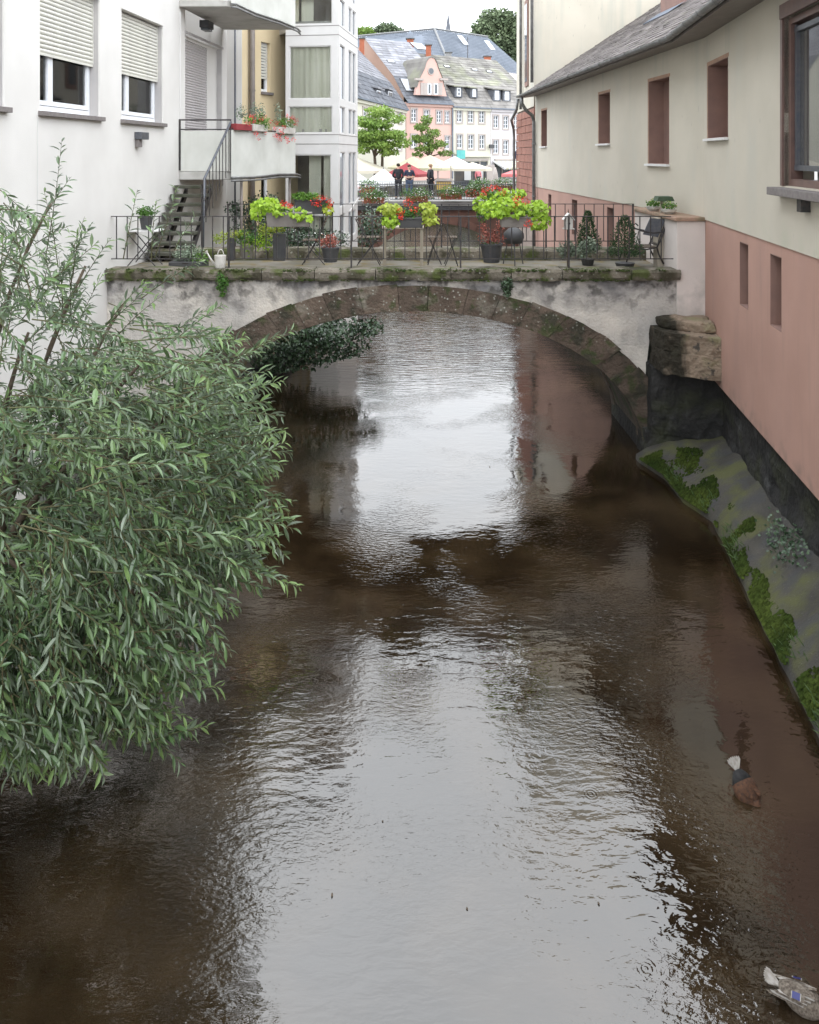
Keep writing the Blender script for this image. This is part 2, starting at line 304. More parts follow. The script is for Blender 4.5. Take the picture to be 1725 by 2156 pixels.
# ---------------------------------------------------------------- mesh builder
class MB:
    def __init__(s, Mx=None): s.v = []; s.f = []; s.mi = []; s.M = Mx; s.cur = 0
    def add(s, vs, fs):
        n = len(s.v)
        for p in vs:
            p = Vector(p); s.v.append(tuple(s.M @ p) if s.M else tuple(p))
        for f in fs: s.f.append(tuple(i+n for i in f)); s.mi.append(s.cur)
        return s
    def box(s, x0, x1, y0, y1, z0, z1):
        return s.add([(x0, y0, z0), (x1, y0, z0), (x1, y1, z0), (x0, y1, z0), (x0, y0, z1), (x1, y0, z1), (x1, y1, z1), (x0, y1, z1)],
                     [(0, 3, 2, 1), (4, 5, 6, 7), (0, 1, 5, 4), (1, 2, 6, 5), (2, 3, 7, 6), (3, 0, 4, 7)])
    def poly(s, pts): return s.add(pts, [tuple(range(len(pts)))])
    def prism(s, poly, y0, y1):       # poly in (x,z), extruded along y
        n = len(poly); vs = [(x, y0, z) for x, z in poly]+[(x, y1, z) for x, z in poly]
        return s.add(vs, [tuple(range(n)), tuple(range(2*n-1, n-1, -1))]+[(i, (i+1) % n, n+(i+1) % n, n+i) for i in range(n)])
    def slab(s, poly, z0, z1):        # poly in (x,y), extruded along z
        n = len(poly); vs = [(x, y, z0) for x, y in poly]+[(x, y, z1) for x, y in poly]
        return s.add(vs, [tuple(range(n)), tuple(range(2*n-1, n-1, -1))]+[(i, (i+1) % n, n+(i+1) % n, n+i) for i in range(n)])
    def tube(s, pts, r, n=8, cap=True):
        pts = [Vector(p) for p in pts]; rs = r if isinstance(r, (list, tuple)) else [r]*len(pts)
        vs = []; up = Vector((0, 0, 1))
        for i, p in enumerate(pts):
            d = (pts[min(i+1, len(pts)-1)]-pts[max(i-1, 0)]).normalized()
            a = up if abs(d.z) < .95 else Vector((0, 1, 0))
            x = d.cross(a).normalized(); y = x.cross(d)
            for k in range(n):
                t = 2*math.pi*k/n; vs.append(p+(x*math.cos(t)+y*math.sin(t))*rs[i])
        fs = [(i*n+k, i*n+(k+1) % n, (i+1)*n+(k+1) % n, (i+1)*n+k) for i in range(len(pts)-1) for k in range(n)]
        if cap: fs += [tuple(range(n-1, -1, -1)), tuple((len(pts)-1)*n+k for k in range(n))]
        return s.add(vs, fs)
    def lathe(s, prof, c=(0, 0, 0), n=14, sx=1, sy=1):
        vs = [(c[0]+r*math.cos(2*math.pi*k/n)*sx, c[1]+r*math.sin(2*math.pi*k/n)*sy, c[2]+z) for r, z in prof for k in range(n)]
        m = len(prof)
        fs = [(i*n+k, i*n+(k+1) % n, (i+1)*n+(k+1) % n, (i+1)*n+k) for i in range(m-1) for k in range(n)]
        fs += [tuple(range(n-1, -1, -1)), tuple((m-1)*n+k for k in range(n))]
        return s.add(vs, fs)
    def wall(s, us, zs, openings, t, v=0):    # thick wall in local (u, v, z); openings = (u0,u1,z0,z1)
        U = sorted(set([us[0], us[1]]+[min(max(x, us[0]), us[1]) for o in openings for x in o[:2]]))
        Z = sorted(set([zs[0], zs[1]]+[min(max(x, zs[0]), zs[1]) for o in openings for x in o[2:4]]))
        def solid(i, j):
            if i < 0 or j < 0 or i >= len(U)-1 or j >= len(Z)-1: return False
            cu = (U[i]+U[i+1])/2; cz = (Z[j]+Z[j+1])/2
            return not any(o[0] < cu < o[1] and o[2] < cz < o[3] for o in openings)
        for i in range(len(U)-1):
            for j in range(len(Z)-1):
                if not solid(i, j): continue
                a, b, c, d = U[i], U[i+1], Z[j], Z[j+1]
                s.add([(a, v, c), (b, v, c), (b, v, d), (a, v, d)], [(0, 1, 2, 3)])
                s.add([(a, v-t, c), (b, v-t, c), (b, v-t, d), (a, v-t, d)], [(3, 2, 1, 0)])
                if not solid(i-1, j): s.add([(a, v, c), (a, v, d), (a, v-t, d), (a, v-t, c)], [(0, 1, 2, 3)])
                if not solid(i+1, j): s.add([(b, v, c), (b, v, d), (b, v-t, d), (b, v-t, c)], [(3, 2, 1, 0)])
                if not solid(i, j-1): s.add([(a, v, c), (b, v, c), (b, v-t, c), (a, v-t, c)], [(3, 2, 1, 0)])
                if not solid(i, j+1): s.add([(a, v, d), (b, v, d), (b, v-t, d), (a, v-t, d)], [(0, 1, 2, 3)])
        return s
    def build(s, name, mats, parent=None, smooth=False, kind=None, recalc=True, bevel=0):
        me = bpy.data.meshes.new(name); me.from_pydata(s.v, [], s.f)
        if not isinstance(mats, (list, tuple)): mats = [mats]
        for m in mats: me.materials.append(Mt[m] if isinstance(m, str) else m)
        if len(mats) > 1: me.polygons.foreach_set('material_index', s.mi)
        if recalc:
            bm = bmesh.new(); bm.from_mesh(me); bmesh.ops.remove_doubles(bm, verts=bm.verts, dist=.0004) if smooth or recalc == 2 else None
            bmesh.ops.recalc_face_normals(bm, faces=bm.faces); bm.to_mesh(me); bm.free()
        if smooth: me.polygons.foreach_set('use_smooth', [True]*len(me.polygons))
        o = bpy.data.objects.new(name, me); COL.objects.link(o)
        if bevel:
            b = o.modifiers.new('bevel', 'BEVEL'); b.width = bevel; b.segments = 2; b.limit_method = 'ANGLE'
        if parent: attach(o, parent)
        if kind: o['kind'] = kind
        return o
def attach(o, parent):
    o.parent = parent
    M = Matrix.Identity(4); q = parent
    chain = []
    while q: chain.append(q); q = q.parent
    for q in reversed(chain): M = M @ q.matrix_parent_inverse @ Matrix.LocRotScale(q.location, q.rotation_euler, q.scale)
    o.matrix_parent_inverse = M.inverted()
def thing(name, label, cat, loc=(0, 0, 0), group=None):
    o = bpy.data.objects.new(name, None); COL.objects.link(o); o.location = loc; o.empty_display_size = .1
    o['label'] = label; o['category'] = cat
    if group: o['group'] = group
    return o
def tag(o, label, cat, group=None):
    o['label'] = label; o['category'] = cat
    if group: o['group'] = group
    return o
def inst(name, mesh, parent, M=None, mat=None):
    o = bpy.data.objects.new(name, mesh); COL.objects.link(o)
    if M is not None: o.matrix_basis = M
    if parent: attach(o, parent)
    return o
def kids(o): return list(KID.get(o.name, ()))
def dup(root, delta, label, rotz=0):
    loc = Vector(root.location)+Vector(delta)
    r = root.copy(); COL.objects.link(r); r.location = loc; r.rotation_euler = (0, 0, root.rotation_euler.z+rotz); r['label'] = label
    def rec(a, b):
        for ch in [o for o in bpy.data.objects if o.parent == a]:
            c = ch.copy(); COL.objects.link(c); c.parent = b; rec(ch, c)
    rec(root, r); return r
def frame(P0, d, outward):      # local (u, v, z): u along d (unscaled), v outward, z absolute
    d = Vector((*d, 0)); n = Vector((d.y, -d.x, 0)).normalized()
    if n.dot(Vector((*outward, 0))) < 0: n = -n
    M = Matrix.Identity(4)
    M.col[0] = (*d, 0); M.col[1] = (*n, 0); M.col[3] = (P0[0], P0[1], 0, 1)
    return M

# ---------------------------------------------------------------- foliage helpers
def leafgeo(L, W, fold=.25, bend=.15):
    z = W*fold
    return [(0, 0, 0), (-W*.38, L*.3, z), (0, L*.3, 0), (W*.38, L*.3, z), (-W*.42, L*.62, z-bend*L*.3), (0, L*.62, -bend*L*.3), (W*.42, L*.62, z-bend*L*.3), (0, L, -bend*L)], \
           [(0, 2, 1), (0, 3, 2), (1, 2, 5, 4), (2, 3, 6, 5), (4, 5, 7), (5, 6, 7)]
def heartgeo(L, W):
    return [(0, 0, 0), (-W*.5, L*.12, .1*L), (-W*.45, L*.5, .08*L), (0, L, -.15*L), (W*.45, L*.5, .08*L), (W*.5, L*.12, .1*L), (0, L*.45, -.02*L)], \
           [(0, 6, 1), (1, 6, 2), (2, 6, 3), (3, 6, 4), (4, 6, 5), (5, 6, 0)]
def quadgeo(L, W): return [(0, 0, 0), (-W*.5, L*.5, .05*L), (0, L, 0), (W*.5, L*.5, .05*L)], [(0, 3, 2, 1)]
def orient(p, d, nrm):          # leaf along d, face towards nrm
    d = d.normalized(); x = d.cross(nrm)
    if x.length < 1e-4: x = d.cross(Vector((.3, .5, .8)))
    x.normalize(); z = x.cross(d)
    M = Matrix.Identity(4); M.col[0] = (*x, 0); M.col[1] = (*d, 0); M.col[2] = (*z, 0); M.col[3] = (*p, 1); return M
def rv(): 
    while 1:
        v = Vector((random.uniform(-1, 1), random.uniform(-1, 1), random.uniform(-1, 1)))
        if .05 < v.length < 1: return v.normalized()
def cloud(mb, c, r, n, geo, size, shell=.45, up=.3, squash=True, droop=0):
    c = Vector(c); r = Vector(r) if hasattr(r, '__len__') else Vector((r, r, r))
    for i in range(n):
        u = rv(); k = random.uniform(shell, 1)**.6
        q = 1+.28*noise.noise(u*2.2+c*.7)
        p = c+Vector((u.x*r.x, u.y*r.y, u.z*r.z))*k*q
        s = size*random.uniform(.65, 1.25)
        d = (rv()+Vector((u.x, u.y, -droop))*1.0); nr = (u+Vector((0, 0, up))+rv()*.6)
        vs, fs = geo(s, s*.8) if geo is not leafgeo else geo(s, s*.3)
        M = orient(p, d, nr); mb.add([M @ Vector(v) for v in vs], fs)
def blob(mb, c, r, n=3, rough=.25):
    bm = bmesh.new(); bmesh.ops.create_icosphere(bm, subdivisions=n, radius=1)
    c = Vector(c); vs = []
    for v in bm.verts:
        k = 1+rough*noise.noise(v.co*2.3+c)+rough*.5*noise.noise(v.co*5+c)
        vs.append((c.x+v.co.x*r[0]*k, c.y+v.co.y*r[1]*k, c.z+v.co.z*r[2]*k))
    mb.add(vs, [tuple(v.index for v in f.verts) for f in bm.faces]); bm.free()
Mt['moss_step'] = mk('moss_step', (.09,.085,.07), (.05,.055,.035), 4, rough=.95, bump=.7, bscale=25)
# ================================================================ SETTING
BX, BA, BB, EA, EB, YB, YR = .1, 4.6, 2.86, 5.25, 3.4, 16.2, 18.7     # arch centre, inner and outer half axes, front and rear of the bridge
m = MB(); NX, NY = 24, 60
m.add([(-14, -6, 0), (14, -6, 0), (14, 82, 0), (-14, 82, 0)], [(0, 1, 2, 3)])
m.build('river', 'water', kind='structure')
m = MB()      # ground: one sheet with the river channel left open, out to the horizon
m.add([(-900, -300, 3.2), (-6.6, -300, 3.2), (-6.6, 24, 3.2), (-4.3, 39, 3.2), (-4.3, 76, 3.2), (-900, 76, 3.2),
       (6.3, -300, 3.2), (900, -300, 3.2), (900, 76, 3.2), (6.3, 76, 3.2), (-900, 900, 3.2), (900, 900, 3.2)],
      [(0, 1, 2, 3, 4, 5), (6, 7, 8, 9), (5, 4, 9, 8, 11, 10)])
m.build('ground', 'paving', kind='structure', recalc=False)
m = MB(); m.prism([(-4.6, -.5), (6.6, -.5), (6.6, 3.19), (-4.6, 3.19)], 76, 76.6)
m.build('quay_wall', 'stone_coping', kind='structure')
m = MB(Matrix.Identity(4)); m.slab([(-4.3, 30), (-3.8, 30), (-3.8, 76), (-4.3, 76)], -.5, 3.5)
m.build('quay_wall', 'stone_coping', kind='structure')
m = MB(); m.slab([(5.0, 43), (5.6, 43), (6.0, 76), (5.4, 76)], -.5, 3.5)
m.build('quay_wall', 'stone_coping', kind='structure')

# river bed edge under the left house: stone footing
m = MB(); m.slab([(-7.4, -4), (-6.95, -4), (-5.75, 16.1), (-6.4, 16.1)], -.4, .35)
m.build('bank_footing', 'ledge', kind='structure')

# ================================================================ LEFT HOUSE
LF = frame((-7.16, 0), (.067, 1), (1, 0))
LH = thing('apartment_house', 'tall white rendered apartment house with roller shutters along the left bank of the river', 'apartment building', (-8, 14, 0))
lop = [(10.3, 12.53, 6.74, 9.05), (13.64, 15.82, 6.74, 9.05), (16.9, 19.15, 6.74, 9.05), (20.76, 23.94, 5.42, 9.12)]
up = [(a, b, c+3.55*k, d+3.55*k) for k in (1, 2) for a, b, c, d in lop]
low = [(17.0, 17.9, 3.7, 5.2)]
m = MB(LF); m.wall((-30, 24.4), (-.5, 17.4), lop+up, .35)
m.build('wall', 'white_plaster', LH)
m = MB(LF); m.box(24.05, 24.4, -5, -.36, -.5, 17.4); m.build('end_wall', 'white_plaster', LH)
m = MB(LF); m.box(-30, 24.6, -8, .35, 17.4, 17.65); m.build('roof', 'slab', LH)
m = MB(LF); m.box(-6, 24.04, -2.2, -2.1, 3, 17.3); m.build('room_wall', 'room', LH)
# thin wall joints / cable
for u, z0, z1, r in ((13.55, 3.2, 6.7, .006), (20.35, 5.5, 9.6, .012)):
    MB(LF).tube([(u, .012, z0), (u, .012, z1)], r, 5).build('cable', 'white_metal', LH)
def house_window(o, shut, k, lamp=False):
    u0, u1, z0, z1 = o; t = .17
    fr = MB(LF)
    for a, b, c, d in ((u0, u1, z0, z0+.11), (u0, u1, z1-.06, z1), (u0, u0+.08, z0+.11, z1-.06), (u1-.08, u1, z0+.11, z1-.06)): fr.box(a, b, -t-.06, -t, c, d)
    w = fr.build('window_frame', 'pvc', LH)
    s1, s2 = u0+.09, u0+.62; zt = z1-.1; ms = MB(LF)
    for p, q in ((s1, s2), (s2+.01, u1-.09)):
        for a, b, c, d in ((p, q, z0+.12, z0+.2), (p, q, zt-.07, zt), (p, p+.08, z0+.2, zt-.07), (q-.08, q, z0+.2, zt-.07)): ms.box(a, b, -t-.05, -t+.02, c, d)
    ms.build('sash', 'pvc', w)
    for p, q in ((s1, s2), (s2+.01, u1-.09)):
        MB(LF).box(p+.08, q-.08, -t-.03, -t-.02, z0+.2, zt-.07).build('pane', 'pane', w)
    si = MB(LF); si.box(u0-.06, u1+.14, -.1, .09, z0-.085, z0-.002); si.build('window_sill', 'sill', LH, bevel=.006)
    tr = MB(LF)
    tr.box(u0-.03, u1+.03, .002, .035, z1, z1+.05); tr.box(u1-.002, u1+.045, .002, .03, z0, z1)
    tr.build('window_surround', 'white_plaster', LH)
    MB(LF).box(u1-.012, u1-.001, -t, -.004, z0+.01, z1-.01).build('reveal', 'sill_light', LH)
    if shut:
        sh = MB(LF); 
        sh.box(u0+.01, u0+.035, -.12, -.09, shut, z1); sh.build('shutter_rail', 'shutter', LH)
        MB(LF).box(u1-.035, u1-.013, -.12, -.09, shut, z1).build('shutter_rail', 'shutter', LH)
        pitch = .079; n = int((z1-shut)/pitch); z = shut; mesh = None
        for i in range(n):
            if mesh is None:
                sl = MB(LF); zz = 0; hgt = pitch*.93
                pr = [(-.117, 0), (-.100, hgt*.2), (-.094, hgt*.5), (-.100, hgt*.8), (-.117, hgt)]
                sl.add([(u0+.04, v, q) for v, q in pr]+[(u1-.04, v, q) for v, q in pr]+[], [(j, j+1, j+6, j+5) for j in range(4)]+[(0, 5, 9, 4)])
                s_ = sl.build('shutter_slat', 'shutter', None); mesh = s_.data; s_.location.z = z; attach_keep(s_, LH)
            else: attach_keep(inst('shutter_slat', mesh, None, Matrix.Translation((0, 0, z))), LH)
            z += pitch
        MB(LF).box(u0+.03, u1-.03, -.125, -.09, shut-.05, shut-.004).build('bottom_rail', 'shutter', LH)
Mt['sill_light'] = mk('sill_light', (.44, .42, .41), (.38, .365, .36), 2, bump=.2)
def attach_keep(o, parent):
    o.parent = parent; o.matrix_parent_inverse = Matrix.Translation(-Vector(parent.location))
house_window(lop[0], 7.9, 0); house_window(lop[1], 7.76, 1); house_window(lop[2], 7.76, 2)
for o in up[:3]+up[4:7]: house_window(o, None, 3)
# balcony door with lowered shutter
t = thing('floor_lamp', 'pale floor lamp with a cone shade behind the glass of the large shuttered window', 'lamp', (-6.7, 14.4, 6.0))
M_ = LF @ Matrix.Translation((15.45, -.75, 0))
MB(M_).lathe([(.15, 7.36), (.05, 7.72)], (0, 0, 0), 14).build('lamp_shade', 'curtain_white', t); MB(M_).tube([(0, 0, 5.9), (0, 0, 7.36)], .02, 6).build('pole', 'white_metal', t)
u0, u1, z0, z1 = lop[3]
m = MB(LF)
for a, b, c, d in ((u0, u0+.12, z0, z1), (u1-.1, u1, z0, z1), (u0+.12, u1-.1, z1-.1, z1)): m.box(a, b, -.2, -.14, c, d)
D = m.build('balcony_door', 'white_plaster', LH)
MB(LF).box(23.0, u1-.1, -.19, -.15, z0, z1-.1).build('door_panel', 'white_plaster', D)
mesh = None
for i in range(int((z1-.1-z0)/.07)):
    z = z0+.02+i*.07
    if mesh is None:
        pr = [(-.18, 0), (-.165, .013), (-.16, .032), (-.165, .052), (-.18, .065)]
        sl = MB(LF); sl.add([(u0+.13, v, q) for v, q in pr]+[(22.98, v, q) for v, q in pr], [(j, j+1, j+6, j+5) for j in range(4)]+[(0, 5, 9, 4)])
        o = sl.build('shutter_slat', 'shutter_grey', None); mesh = o.data
    else: o = inst('shutter_slat', mesh, None)
    o.location.z = z; o.parent = D      # D sits at the world origin under its house
MB(LF).box(u0-.05, u1+.05, .002, .03, z1, z1+.06).build('door_lintel', 'sill_light', LH)
MB(LF).box(u1-.09, u1-.001, -.13, -.004, z0, z1-.01).build('reveal', 'sill_light', LH)
# wall lamp
t = thing('wall_lamp', 'small dark box-shaped lamp on the white wall below the second shuttered window', 'wall lamp', (-5.95, 17.7, 6.2))
m = MB(LF); m.box(17.55, 17.98, .002, .16, 6.33, 6.49); m.build('lamp_housing', 'rail_grey', t, bevel=.01)
m = MB(LF); m.box(17.58, 17.74, .01, .10, 6.16, 6.325); m.build('lamp_bracket', 'sill', t)
t = thing('ceiling_lamp', 'black flush lamp under the upper balcony of the white house', 'lamp', (-5.35, 22, 9.4))
m = MB(LF); m.box(21.7, 22.2, .05, .30, 9.42, 9.62); m.build('lamp_housing', 'box_dark', t, bevel=.02)
MB(LF).box(21.75, 22.15, .08, .27, 9.36, 9.415).build('lamp_glass', 'pane_far', t)

# corrugated balcony panel helper
def corrugated(P0, P1, z0, z1, pitch=.082, amp=.042, t=.012):
    P0 = Vector(P0); P1 = Vector(P1); L = (P1-P0).length; n = int(L/pitch)*2; d = (P1-P0)/L; nn = Vector((d.y, -d.x))
    if nn.x < 0: nn = -nn
    vs = []
    for s in (0, t):
        for i in range(n+1):
            p = P0+d*(L*i/n)+nn*((amp if i % 2 else 0)-s); vs += [(p.x, p.y, z0), (p.x, p.y, z1)]
    N2 = 2*(n+1)
    fs = [(2*i, 2*i+2, 2*i+3, 2*i+1) for i in range(n)]+[(N2+2*i+1, N2+2*i+3, N2+2*i+2, N2+2*i) for i in range(n)]
    fs += [(2*i+1, 2*i+3, N2+2*i+3, N2+2*i+1) for i in range(n)]
    return MB().add(vs, fs)
A0, A1 = (-4.48, 20.3), (-3.43, 24.1)         # outer corners of both balconies
W0, W1 = (-7.16+.067*20.3, 20.3), (-7.16+.067*24.1, 24.1)
def lerp(a, b, t): return tuple(x+(y-x)*t for x, y in zip(a, b))
for nm, lab, zb, tk in (('balcony', 'lower balcony of the white house, corrugated panels topped by red flower boxes', 5.36, .2), ('balcony', 'upper balcony of the white house, cut off by the top of the view', 9.72, .16)):
    B = thing(nm, lab, 'balcony', (-5, 22, zb), 'balconies of the white house')
    pts = [W0, lerp(W0, A0, .9), lerp(A0, A1, .05), lerp(A0, A1, .98), A1, W1]
    MB().slab(pts, zb, zb+tk).build('floor_slab', 'slab', B, bevel=.02)
    corrugated(A0, A1, zb+.06, 6.62 if zb < 6 else 11.0).build('corrugated_panel', 'panel', B, recalc=False)
    MB().slab([W0, A0, (A0[0], A0[1]+.03), (W0[0], W0[1]+.03)], zb+.22, 6.6 if zb < 6 else 11.0).build('side_panel', 'panel', B)
    for k, z in enumerate((zb-.02, zb+.06)):
        q = [(A0[0]-.05, A0[1]-.06, z), (A0[0]+.07, A0[1]+.0, z), (*lerp(A0, A1, .3), z-.02), (*lerp(A0, A1, .7), z+.02), (*lerp(A0, A1, 1.02), z-.01), (A1[0]+.07, A1[1]+.35, z-.06)]
        q = [(x+.055, y, zz) for x, y, zz in q]
        MB().tube(q, .028, 7).build('gutter_pipe', 'zinc', B, smooth=True)
    if zb < 6:
        for z, r in ((6.87, .022), (6.63, .018)):
            MB().tube([(*W0, z), (A0[0], A0[1], z)], r, 6).build('handrail', 'iron', B)
            if z > 6.7: MB().tube([(A0[0]+.03, A0[1], z-.22), (A1[0]+.03, A1[1], z-.22)], r, 6).build('handrail', 'iron', B)
        for s in (0, .02, .98): MB().tube([(W0[0]+(A0[0]-W0[0])*s+.01, 20.29, 5.6), (W0[0]+(A0[0]-W0[0])*s+.01, 20.29, 6.87)], .014, 5).build('rail_post', 'iron', B)
        for x, y in ((-4.35, 20.9), (-3.55, 23.9)):
            MB().tube([(x, y, 3.2), (x, y, zb)], .035, 8).build('support_post', 'pipe_brown', B, smooth=True)
# white plaster below the balcony slab
# stairs
ST = thing('stairs', 'open-riser outdoor stairs with dark mossy treads climbing to the lower balcony', 'stairs', (-5.6, 19, 3.6))
for k in range(8):
    z = 5.24-.205*k; Y = 20.12-.26*k; xw = -7.16+.067*Y+.02
    MB().box(xw, -4.93+.0*k, Y-.3, Y+.02, z-.075, z).build('stair_tread', 'moss_step', ST, bevel=.01) if 'moss_step' in Mt else None
for x in (-5.62, -5.02):
    MB().add(
        [(x, 18.1, 3.4), (x, 20.2, 4.98), (x, 20.2, 5.16), (x, 18.1, 3.62), (x+.07, 18.1, 3.4), (x+.07, 20.2, 4.98), (x+.07, 20.2, 5.16), (x+.07, 18.1, 3.62)],
        [(0, 1, 2, 3), (7, 6, 5, 4), (0, 4, 5, 1), (1, 5, 6, 2), (2, 6, 7, 3), (3, 7, 4, 0)]).build('stringer', 'iron', ST)
hr = [(-4.48, 20.25, 6.82), (-4.82, 18.95, 5.42), (-4.76, 18.75, 5.05), (-4.75, 18.6, 4.9), (-4.75, 18.55, 3.65)]
MB().tube(hr, .03, 8).build('handrail', 'rail_grey', ST, smooth=True)
MB().tube([(-4.86, 18.9, 3.66), (-4.86, 18.9, 5.3)], .022, 6).build('rail_post', 'iron', ST)
for k in range(8):
    s = (k+.5)/8; x = -4.82+s*.33; Y = 18.95+s*1.3; zt = 5.42+s*1.4
    MB().tube([(x, Y, max(4.35+s*.9, zt-1.15)), (x, Y, zt)], .012, 5).build('baluster', 'iron', ST)
# things on the lower balcony come later

# ================================================================ YELLOW HOUSE + narrow white wall
YH = thing('rendered_house', 'yellow rendered house with a small shuttered window, set back behind the balconies', 'house', (-5, 27, 3))
m = MB(); m.slab([(-7.4, 25.2), (-5.24, 25.2), (-5.24, 25.6), (-7.4, 25.6)], 0, 14); m.build('white_wall', 'white_plaster', YH)
YF = frame((-5.24, 25.25), (1, 2.25/1.05), (0, -1))
def yu(px):        # pixel column to u on this wall
    k = (px-CX)/F; return (k*25.25+5.24)/(1-k*2.143)
wy = (yu(550), yu(569), at(0, 193, 26.3).z, at(0, 88, 26.3).z)
m = MB(YF); m.wall((-.02, 1.35), (0, 14), [wy, (wy[0], wy[1], wy[2]-4.2, wy[3]-3.3)], .3); m.build('wall', 'yellow_plaster', YH)
MB(YF).box(0, 1.3, -2.4, -2.3, 2.5, 13.9).build('room_wall', 'room', YH)
for dz, sh in ((0, 1), (-4.2, 0)):
    a, b, c, d = wy; c += dz; d += dz if not dz else -3.3
    m = MB(YF)
    for q in ((a, b, c, c+.1), (a, b, d-.08, d), (a, a+.04, c+.1, d-.08), (b-.04, b, c+.1, d-.08)): m.box(q[0], q[1], -.2, -.12, q[2], q[3])
    w = m.build('window_frame', 'pvc', YH)
    MB(YF).box(a+.04, b-.04, -.17, -.16, c+.1, d-.08).build('pane', 'pane', w)
    MB(YF).box(a-.01, b+.04, -.1, .08, c-.09, c-.003).build('window_sill', 'sill', YH)
    if sh:
        z = d-.06; zb = at(0, 163, 26.3).z
        while z > zb:
            MB(YF).box(a+.02, b-.02, -.11, -.08, z-.085, z-.012).build('shutter_slat', 'shutter', YH); z -= .095
for px, r, mm, nm in ((531.5, .085, 'pipe_brown', 'drainpipe'), (522, .02, 'pipe_brown', 'cable'), (495, .03, 'rail_grey', 'drainpipe')):
    k = (px-CX)/F; Y = 25.0 if px < 510 else 25.2+.35
    x = k*Y
    MB().tube([(x, Y, 0.2), (x, Y, 13.9)], r, 10).build(nm, mm, YH, smooth=True)
    if r > .05:
        for z in (5.2, 8.0, 10.4): MB().tube([(x, Y, z), (x, Y, z+.05)], r+.012, 10).build('pipe_clamp', 'pipe_brown', YH)
# ================================================================ GLASS STAIR TOWER
GT = thing('glazed_tower', 'white panelled building corner with tall curtained glass panes', 'glass building', (-3, 27, 3))
g0, g1 = Vector((-4.03, 26.25)), Vector((-2.28, 26.0)); gl = (g1-g0).length
s0 = g1; sdn = Vector((.121, 1)).normalized(); s1 = s0+sdn*3.32
m = MB()
GF = frame(g0, (g1-g0).normalized(), (0, -1)); GS = frame(s0, sdn, (1, 0))
storeys = (-1, 0, 1)
fo = []; so = []
for k in storeys:
    d = 3.52*k
    fo += [(.12, 1.52, 7.80+d, 9.52+d), (.10, 1.56, 6.69+d, 7.57+d)]
    for a, b in ((.2, 1.05), (1.62, 2.27), (2.34, 2.98)): so += [(a, b, 7.8+d, 9.6+d), (a, b, 6.69+d, 7.57+d)]
m = MB(GF); m.wall((0, gl), (0, 13.5), fo, .12); m.build('front_cladding', 'white_metal', GT)
m = MB(GS); m.wall((0, 3.32), (0, 13.5), so, .12); m.build('side_cladding', 'white_metal', GT)
MB().slab([tuple(s1), tuple(s1+Vector((-.3, .25))), (-6, 29.6), (-6, 29.45)], 0, 13.5).build('end_wall', 'white_metal', GT)
for (a, b, c, d), f_, in [(o, GF) for o in fo]+[(o, GS) for o in so]:
    if c > 14: pass
    fm = MB(f_); e = .035
    for q in ((a, b, c, c+e), (a, b, d-e, d), (a, a+e, c+e, d-e), (b-e, b, c+e, d-e)): fm.box(q[0]+.001, q[1]-.001, -.09, -.02 if f_ is GF else -.02, q[2]+.001, q[3]-.001)
    w = fm.build('window_frame', 'white_metal', GT)
    MB(f_).box(a+e, b-e, -.07, -.06, c+e, d-e).build('pane', 'pane' if f_ is GF else 'pane_sky_sheen', w)
for k in storeys:      # floor slabs and curtains behind the panes
    d = 3.52*k
    for z in (10.3+d,):
        MB().slab([tuple(g0+Vector((.05, .2))), tuple(g1+Vector((-.12, .2))), tuple(s1+Vector((-.15, -.1))), (-5.5, 29)], z-.3+.02, z+.05).build('floor_slab', 'slab', GT)
    # pleated curtain
    n = 44; vs = []
    span = (.0, 1.7) if k == 0 else (.0, .25) if k > 0 else (.75, 1.25)
    if k == 0:
        for i in range(n+1):
            u = span[0]+(span[1]-span[0])*i/n; v = -.17+.025*math.sin(i*1.25)+.02*math.sin(i*.37)
            vs += [(u, v, 6.6+d), (u, v, 9.6+d)]
        MB(GF).add(vs, [(2*i, 2*i+2, 2*i+3, 2*i+1) for i in range(n)]).build('curtain', 'curtain', GT, recalc=False, smooth=True)
    else:
        MB(GF).box(span[0]+.45, span[0]+.85, -.35, -.3, 6.7+d, 9.5+d).build('curtain', 'curtain', GT)
        MB(GF).box(span[0]-.1, span[0]+.3, -.6, -.5, 6.7+d, 9.5+d).build('room_wall', 'curtain', GT)
MB().slab([(-5.6, 28.3), (-2.5, 28.6), (-2.5, 28.7), (-5.6, 28.4)], 3, 13.4).build('room_wall', 'room', GT)
MB().slab([tuple(g0+Vector((-.2, -.1))), tuple(g1+Vector((.1, -.15))), tuple(s1+Vector((.1, .1))), (-6, 29.7)], 13.5, 13.7).build('roof', 'slab', GT)
for z in (2.95, 6.33, 6.63, 9.85, 10.15, 13.3):     # panel joints
    MB(GF).box(.0, gl, .001, .006, z, z+.02).build('panel_joint', 'sill', GT)
    MB(GS).box(.0, 3.32, .001, .006, z, z+.02).build('panel_joint', 'sill', GT)
MB(GS).tube([(1.55, .05, 4.05), (3.0, .05, 4.4)], .02, 6).build('guard_rail', 'white_metal', GT)

